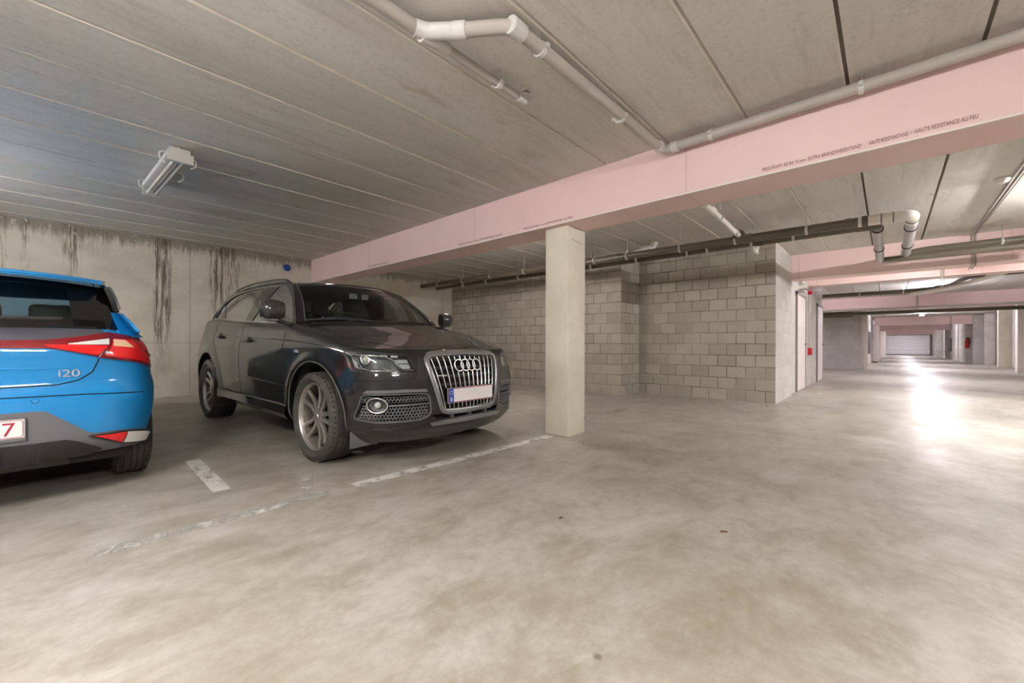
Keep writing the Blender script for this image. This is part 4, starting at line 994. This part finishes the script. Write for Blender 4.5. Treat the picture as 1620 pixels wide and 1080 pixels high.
for x0,x1,y_ in ((-.65,.05,0),(.0,.68,0)):
    P=[]
    for k in range(8):
        x=x0+(x1-x0)*k/7; u=x/.825; yb=.55-.38*(1-u*u); P.append(Vector((x,yb+.02-.01*k/7,S.topz(x*.93,yb)+.012+.01*sin(k))))
    b=MB(); b.tube([p.copy() for p in P],.006,6); b.build('wiper',M['mat_black'],CAR,smooth=60)
# tailgate glass and tail
rw=[]
for k in range(7):
    t=k/6; row=[]
    for j in range(17):
        u=-1+2*j/16; row.append(tail[j].lerp(Vector((u*.73,3.64-.10*u*u,1.20)),t)+Vector((0,.03*sin(pi*t),0)))
    rw.append(row)
b=MB(); b.grid([r[2:15] for r in rw[:6]]); b.build('rear_window',M['glass_d'],CAR,smooth=60,fix=False)
b=MB(); b.slab([r[0:3] for r in rw],lambda i,k:Vector((0,-.03,0))); b.slab([r[14:17] for r in rw],lambda i,k:Vector((0,-.03,0))); b.slab([r for r in rw[5:]],lambda i,k:Vector((0,-.03,0))); b.build('tailgate_frame',M['black_paint'],CAR,smooth=40)
# cabin
cb=bpy.data.objects.new('cabin',None); COL.objects.link(cb); cb.parent=CAR
b=MB(); b.rbox(-.78,.78,.35,.80,1.0,1.165,.05,3); b.build('dashboard',M['cabin'],cb)
for x,y in ((-.40,1.75),(.40,1.75),(-.45,2.75),(.45,2.75)):
    b=MB(); b.rbox(-.25,.25,-.06,.07,.95-1.3,1.33-1.3,.05,3,Matrix.Rotation(-.15,4,'X')); s_=b.build('seat_back',M['seat'],cb,loc=(x,y,1.3))
    b=MB(); b.rbox(-.13,.13,-.045,.045,.06,.25,.04,4,Matrix.Rotation(-.1,4,'X')); b.tube([(-.06,0,-.02),(-.06,0,.1)],.008,6); b.tube([(.06,0,-.02),(.06,0,.1)],.008,6); b.build('headrest',M['seat'],s_)
b=MB(); b.tube([Vector((.40+.17*cos(2*pi*k/28),.98+.07*sin(2*pi*k/28),1.10+.16*sin(2*pi*k/28))) for k in range(28)],.014,8,closed=True); b.build('steering_wheel',M['mat_black'],cb)
b=MB(); b.rbox(-.125,.125,-.012,.02,-.035,.035,.012,3); o=b.build('rear_view_mirror',M['mat_black'],cb,loc=(0,.92,1.49)); 
b=MB(); b.rbox(-.115,-.02,-.015,-.011,-.028,.028,.001,1); b.rbox(.035,.115,-.015,-.011,-.028,.028,.001,1); b.build('mirror_back_panel',M['lamp_silver'],o)
b=MB(); b.rbox(-.03,.03,-.02,.04,.0,.08,.01,2); b.build('sensor_housing',M['mat_black'],o)
b=MB(); b.rbox(-.57,.57,1.2,2.8,1.572,1.582,.004,1); b.build('headliner',M['cabin'],cb)
# tail lights (far end)
for sx in (-1,1):
    S.patch([(sx*(S.Q-.85),1.10),(sx*(S.Q-.45),1.10)],[(sx*(S.Q-.75),.95),(sx*(S.Q-.45),.95)],10,4,-.01,.006,'tail_light',M['red_lens'],CAR)
# ------------------------------------------------------------------ blue hatchback, rear towards -y, rear axle at local y=0
HB=empty('parked_car',(-.375,4.27,0),(0,0,0)); tag(HB,'bright blue hatchback parked nose-in at the left edge of the photo','car')
R_=Surf([(0,0),(.35,.018),(.55,.045),(.70,.085),(.82,.15),(.90,.24),(.95,.37),(.985,.58),(1,.9),(1,1.6),(1,2.6),(.985,3.2),(.93,3.65),(.75,3.92),(.4,4.02),(0,4.04)],-.65,
 [(.22,.80),(.30,.845),(.4,.872),(.5,.8875),(.6,.8875),(.7,.882),(.8,.874),(.88,.862),(.94,.846),(1.0,.815),(1.06,.77)],
 [(.22,.10),(.28,.04),(.36,.0),(.46,0),(.56,.0),(.60,.005),(.64,.012),(.68,.05),(.8,.065),(.9,.06),(.98,.075),(1.05,.11)],
 [(.2,.1),(.3,.02),(.5,0),(.7,.06),(.9,.14),(1.05,.2)],4.04,
 [(-.65,.29),(-.4,.28),(-.2,.26),(.5,.22),(2.2,.22),(3.4,.22)],
 [(-.65,1.06),(-.35,1.055),(.1,1.02),(.6,1.0),(2.0,.97),(2.6,.92),(3.39,.72)],
 [(-.65,0),(-.4,.0),(1.6,.0),(2.2,.08),(3.2,.05),(3.39,0)],
 [(0,.32,.35,.012),(2.58,.32,.35,.012)],wn=.55)
hy=R_.qy
cuts=[]
for y in (0,2.58):
    for sx in (-1,1): c=cutcyl(sx*.55,sx*1.0,y,.325,.35); c.parent=HB; cuts.append(c)
cuts.append(R_.patch([(-.31,.56),(.31,.56)],[(-.28,.425),(.28,.425)],14,4,-.02,.05,'cut',M['black'],HB))
R_.body('body',M['blue_paint'],HB,nz=24,cuts=cuts)
b=MB(); b.rbox(-.72,.72,-.45,3.1,.2,.4,.04,2); b.build('underbody',M['liner'],HB)
for y in (0,2.58):
    for sx in (-1,1):
        b=MB(); rows=[]
        for x in (.54,.84): rows.append([Vector((sx*x,y+.348*cos(a),.325+.348*sin(a))) for a in [(-.2+(pi+.4)*k/30) for k in range(31)]])
        b.grid(rows); b.build('arch_liner',M['liner'],HB,fix=False)
for y,sx in ((0,-1),(0,1),(2.58,-1),(2.58,1)): wheel(HB,'wheel',(sx*.752,y,.311),sx,.311,.195,.205,(5,.05))
# tail lights: lamp cluster at each corner and band across the tailgate
for sg in (-1,1):
    f=(lambda l:l) if sg>0 else mir
    t=bpy.data.objects.new('tail_light',None); COL.objects.link(t); t.parent=HB
    R_.patch(f([(.70,1.032),(.80,1.02),(.92,1.002),(1.0,.975),(1.03,.95)]),f([(.585,.876),(.70,.855),(.80,.835),(.92,.808),(1.02,.79)]),22,8,-.01,.012,'lamp_body',M['red_dark'],t,smooth=40)
    R_.patch(f([(.69,.990),(.80,.985),(.90,.972),(.98,.95)]),f([(.615,.885),(.72,.868),(.84,.845),(.99,.808)]),18,6,.010,.017,'red_lens',M['red_lens'],t,smooth=40)
    R_.patch(f([(.685,.985),(.755,.980)]),f([(.665,.945),(.79,.935)]),8,4,.014,.021,'indicator_lens',M['amber_lens'],t,smooth=40)
    R_.line(f([(.83,.978),(.88,.92),(1.0,.875)]),.006,.018,'light_crease',M['red_dark'],t,n=16)
    R_.patch(f([(.16,.98),(.36,.983),(.50,1.002),(.692,1.032)]),f([(.16,.938),(.37,.934),(.48,.908),(.577,.880)]),18,6,-.01,.010,'tailgate_lamp',M['red_dark'],t,smooth=40)
    R_.patch(f([(.34,.955),(.48,.955),(.64,.948)]),f([(.36,.943),(.46,.918),(.575,.892)]),14,4,.008,.014,'red_lens',M['red_lens'],t,smooth=40)
    R_.patch(f([(.45,.962),(.56,.978),(.665,.992)]),f([(.45,.957),(.56,.956),(.648,.956)]),12,4,.008,.014,'reversing_lens',M['lamp_white'],t,smooth=40)
    # reflector in the bumper corner
    r=bpy.data.objects.new('rear_reflector',None); COL.objects.link(r); r.parent=HB
    R_.patch(f([(.52,.396),(.71,.395),(.85,.374),(.98,.343)]),f([(.55,.380),(.71,.317),(.85,.292),(.97,.282)]),16,4,-.005,.022,'housing',M['mat_black'],r)
    R_.patch(f([(.54,.391),(.71,.387)]),f([(.57,.383),(.70,.327)]),10,4,.015,.027,'red_reflector',M['red_lens'],r)
    R_.patch(f([(.72,.387),(.85,.366),(.95,.338)]),f([(.71,.326),(.85,.302),(.94,.294)]),10,4,.015,.027,'clear_lamp',M['lamp_white'],r)
R_.patch([(-.34,.972),(0,.973),(.34,.972)],[(-.34,.944),(0,.944),(.34,.944)],14,3,-.01,.009,'light_band',M['red_lens'],HB)
R_.patch([(-.17,.982),(0,.982),(.17,.982)],[(-.17,.936),(0,.936),(.17,.936)],14,3,-.01,.006,'light_band_surround',M['red_dark'],HB)
# gloss panel above the lamps
R_.patch([(-.70,1.056),(0,1.060),(.70,1.056)],[(-.69,1.034),(-.5,1.004),(-.36,.985),(0,.982),(.36,.985),(.5,1.004),(.69,1.034)],24,5,-.01,.005,'gloss_panel',simple('gloss_grey_panel',C(74,74,82),.14,coat=1),HB)
# bumper: lower grey section
R_.patch([(-1.1,.345),(-1.0,.355),(-.72,.40),(-.53,.408),(-.33,.572),(0,.575),(.33,.572),(.53,.408),(.72,.40),(1.0,.355),(1.1,.345)],[(-1.1,.262),(-.7,.28),(-.4,.285),(0,.285),(.4,.285),(.7,.28),(1.1,.262)],60,8,-.01,.006,'lower_bumper',M['bumper_grey'],HB,smooth=40)
R_.patch([(-.60,.305),(-.44,.388),(0,.392),(.44,.388),(.60,.305)],[(-.55,.284),(0,.276),(.55,.284)],20,4,-.02,.022,'diffuser',M['mat_black'],HB,smooth=30)
for q in (-.32,-.16,.16,.32): R_.patch([(q-.012,.38),(q+.012,.38)],[(q-.012,.28),(q+.012,.28)],4,3,.0,.032,'diffuser_fin',M['mat_black'],HB)
R_.line([(-.85,.632),(-.5,.652),(0,.660),(.5,.652),(.85,.632)],.0035,-.001,'bumper_seam',M['hole'],HB)
for sg in (-1,1):
    R_.line([(sg*0.0,.71),(sg*.385,.716),(sg*.475,.738),(sg*.54,.785),(sg*.582,.872)],.0045,-.0015,'tailgate_gap',M['hole'],HB,n=50)
    R_.line([(sg*.581,.878),(sg*.696,1.034)],.003,.009,'tailgate_gap',M['red_dark'],HB)
    c=R_.P(sg*.295,.632,.0); n=R_.N(sg*.295,.632); b=MB(); b.tube([c,c+n*.003],.013,16); b.build('parking_sensor',M['blue_paint'],HB)
    b=MB(); b.tube([c,c+n*.001],.0155,16); b.build('sensor_ring',M['hole'],HB)
R_.line([(-.45,.815),(0,.82),(.45,.815)],.006,-.003,'tailgate_crease',M['blue_paint'],HB)
# model badge letters
def badge(s,q,z,size):
    c=R_.P(q,z,.0005); n=R_.N(q,z); 
    X=(R_.P(q+.02,z)-R_.P(q-.02,z)).normalized(); Z=n.cross(X)*-1
    if Z.z<0: Z=-Z
    Y_=X.cross(Z); mx=Matrix((( X.x,Z.x,-Y_.x*-1,c.x),(X.y,Z.y,-Y_.y*-1,c.y),(X.z,Z.z,-Y_.z*-1,c.z),(0,0,0,1)))
    text(s,size,mx@Matrix.Diagonal((1.25,1,1,1)),'model_lettering',M['badge'],HB,ext=.004)
badge('i20',.385,.762,.064)
# licence plate
pl=bpy.data.objects.new('licence_plate',None); COL.objects.link(pl); pl.parent=HB; pc=R_.P(0,.49,.0); pl.location=(0,pc.y-.006,.484)
b=MB(); b.rbox(-.262,.262,-.004,.03,-.072,.058,.006,2); b.build('holder',M['satin'],pl)
b=MB(); b.rbox(-.256,.256,-.008,-.003,-.05,.055,.004,1); b.build('plate_sheet',M['plate'],pl)
b=MB(); b.tube(fillet([(-.25,-.0085,-.045),(.25,-.0085,-.045),(.25,-.0085,.05),(-.25,-.0085,.05),(-.25,-.0085,-.045)],.012),.0016,6); b.build('red_border',M['plate_red'],pl,smooth=60)
text('27',.105,Matrix.Translation((.118,-.0085,-.034))@RX,'plate_characters',M['plate_red'],pl)
b=MB(); b.tube([(.30,-.30,.0),(.30,-.53,-.0)],.024,14); b.build('exhaust_pipe',M['alloy_dark'],HB,loc=(0,0,.25))
b=MB(); b.rbox(.05,.45,-.45,-.2,.20,.28,.03,2); b.build('silencer',M['alloy_dark'],HB)
# greenhouse
sxz=[(1.0,.80),(1.03,.77),(1.08,.735),(1.15,.695),(1.2,.675),(1.3,.645),(1.4,.600),(1.45,.56)]
GX=lambda z: sinterp(sxz,z)
top=[(-.50,1.075),(-.40,1.20),(-.28,1.33),(-.10,1.385),(.3,1.41),(.9,1.42),(1.4,1.37),(1.8,1.20),(2.1,1.0)]
for sx in (-1,1):
    X=lambda y,z,o=0: Vector((sx*(GX(z)+o),y,z))
    def blt(y): return interp([(-.5,1.045),(0,1.01),(.6,.992),(2.1,.95)],y)
    def ttop(y): return sinterp(top,y)
    # lower painted strip rising to the rear pillar
    band=[(-.54,1.10),(-.40,1.165),(-.15,1.20),(.1,1.14),(.35,1.06),(.8,1.035),(2.1,.985)]
    b=MB(); rows=[]
    for k in range(7): rows.append([X(y,blt(y)+(min(interp(band,y),ttop(y)+.02)-blt(y))*k/6) for y in [-.53+2.63*j/50 for j in range(51)]])
    b.slab(rows,lambda i,k:Vector((-sx*.02,0,0))); b.build('quarter_panel',M['blue_paint'],HB,smooth=50)
    b=MB(); rows=[]
    for k in range(9): rows.append([X(y,interp(band,y)-.01+(ttop(y)-interp(band,y)+.01)*k/8,-.006) for y in [-.28+2.3*j/44 for j in range(45)]])
    for nm,a,c in (('rear_side_glass',9,20),('front_side_glass',22,42)):
        b=MB(); b.grid([r[a:c+1] for r in rows]); b.build(nm,M['glass_t'],HB,smooth=60,fix=False)
    for a,c in ((0,9),(20,22)):
        b=MB(); b.slab([r[a:c+1] for r in rows],lambda i,k:Vector((-sx*.03,0,0))); b.build('side_pillar',M['gloss_black'],HB,smooth=50)
# roof with spoiler
rows=[]
for k in range(26):
    t=k/25; row=[]
    for j in range(17):
        u=-1+2*j/16; ys_=-.47+.16*abs(u)**3+(.0); y=ys_+(1.45-ys_)*t
        z=sinterp([(-.5,1.362),(-.3,1.392),(0,1.415),(.5,1.43),(1.0,1.425),(1.45,1.385)],y); hw=interp([(-.5,.55),(-.2,.605),(0,.615),(1.45,.59)],y)
        row.append(Vector((u*hw,y,z+.035*(1-abs(u)**2.5)-.0)))
    rows.append(row)
b=MB(); b.slab(rows,lambda i,k:Vector((0,0,-.028))); b.build('roof',M['blue_paint'],HB,smooth=40)
b=MB(); b.tube([r+Vector((0,.004,-.012)) for r in rows[0]][1:16],.011,8); b.build('spoiler_lip',M['blue_paint'],HB,smooth=60)
# rear window sheet
rg_=[]
for k in range(11):
    t=k/10; row=[]
    for j in range(25):
        u=-1+2*j/24; tp=Vector((u*.555,-.34+.14*u*u,1.372-.015*abs(u)**3)); bt=Vector((u*.60,-.545+.135*u*u,1.06)); row.append(bt.lerp(tp,t)+Vector((0,-.012*sin(pi*t),0)))
    rg_.append(row)
b=MB(); b.grid([r[3:22] for r in rg_[2:10]]); b.build('rear_window',M['glass_w'],HB,smooth=60,fix=False)
b=MB(); b.slab(rg_[:3],lambda i,k:Vector((0,.01,0))); b.slab(rg_[9:],lambda i,k:Vector((0,.01,0)))
b.slab([r[:4] for r in rg_],lambda i,k:Vector((0,.012,0))); b.slab([r[21:] for r in rg_],lambda i,k:Vector((0,.012,0))); b.build('window_surround',M['gloss_black'],HB,smooth=50)
b=MB(); b.tube([rg_[0][j]+Vector((0,-.006,.006)) for j in range(1,24)],.008,6); b.build('window_sill_trim',M['gloss_black'],HB,smooth=60)
for sx in (-1,1):
    j=0 if sx<0 else 24; j2=16 if sx>0 else 0
    # side fin between rear window and side pillar
    b=MB(); A=[r[j] for r in rg_]; Bp=[Vector((sx*(GX(p.z)-.002),p.y+.10,p.z)) for p in A]
    Mid=[a.lerp(c,.35)+Vector((sx*.008,-.012,0)) for a,c in zip(A,Bp)]; dd=lambda i,k:Vector((-sx*.012,.012,0)); Ct=[a.lerp(c,.7)+Vector((sx*.008,-.010,0)) for a,c in zip(A,Bp)]
    b.slab([A,Mid],dd); b.slab([Mid[4:],Ct[4:],Bp[4:]],dd); b.build('side_fin',M['gloss_black'],HB,smooth=60)
    b=MB(); lo_=[Vector((sx*.80,p.y+.10,1.0)) for p in Bp[:1]]
    b.slab([[Mid[0]+Vector((sx*.01,-.02,-.05))]+Mid[:5],[Ct[0]+Vector((sx*.03,-.02,-.05))]+Ct[:5],[Bp[0]+Vector((sx*.05,.0,-.05))]+Bp[:5],[Bp[0]+Vector((sx*.055,.2,-.05))]+[p+Vector((0,.2,0)) for p in Bp[:5]]],dd); b.build('rear_pillar',M['blue_paint'],HB,smooth=60)
    b=MB(); b.tube([Vector((sx*(GX(p.z)+.0),p.y+.03,p.z)) for p in A[5:]],[.008+.002*k for k in range(6)],6); b.build('fin_edge',simple('grey_fin',C(110,112,114),.3) if sx<0 else bpy.data.materials['grey_fin'],HB,smooth=60)
# wiper
b=MB(); b.tube(fillet([(0,-.585,1.075),(.05,-.60,1.105),(.40,-.575,1.115)],.04),[.014]*1 if False else .012,8); b.rbox(-.04,.05,-.61,-.57,1.06,1.11,.012,2); b.build('rear_wiper',M['mat_black'],HB)
# cabin
cb=bpy.data.objects.new('cabin',None); COL.objects.link(cb); cb.parent=HB
b=MB(); b.rbox(-.60,.60,-.40,.05,1.0,1.02,.008,1); b.build('parcel_shelf',M['cabin'],cb)
b=MB(); b.rbox(-.64,.64,.22,.34,.9,1.10,.04,3,Matrix.Identity(4)); b.build('rear_seat_back',M['seat'],cb)
for x,y in ((-.36,.30),(.0,.30),(.36,.30),(-.34,1.15),(.34,1.15)):
    b=MB(); b.rbox(-.12,.12,-.04,.04,-.02,.13,.035,4,); b.build('headrest',M['seat'],cb,loc=(x,y,1.12 if y<1 else 1.16))
for x in (-.34,.34):
    b=MB(); b.rbox(-.22,.22,-.06,.06,.8,1.13,.05,3); b.build('seat_back',M['seat'],cb,loc=(x,1.15,0))
b=MB(); b.rbox(-.54,.54,-.2,1.2,1.352,1.362,.004,1); b.build('headliner',M['cabin'],cb)
# windscreen and hood cover
rows=[]
for k in range(6):
    t=k/5; rows.append([Vector((u*(.60+.1*t),1.45+.72*t-.06*u*u,1.39-.40*t)) for u in [-1+2*j/12 for j in range(13)]])
b=MB(); b.grid(rows); b.build('windscreen',M['glass_w'],HB,smooth=60,fix=False)
for sx in (-1,1):
    m_=bpy.data.objects.new('wing_mirror',None); COL.objects.link(m_); m_.parent=HB; m_.location=(sx*.88,1.62,.97)
    b=MB(); b.rbox(-.1,.1,-.05,.06,-.06,.07,.045,4); b.build('mirror_shell',M['blue_paint'],m_)
    b=MB(); b.tube([(-sx*.08,0,-.04),(-sx*.17,0,-.06)],.02,8); b.build('mirror_arm',M['mat_black'],m_)
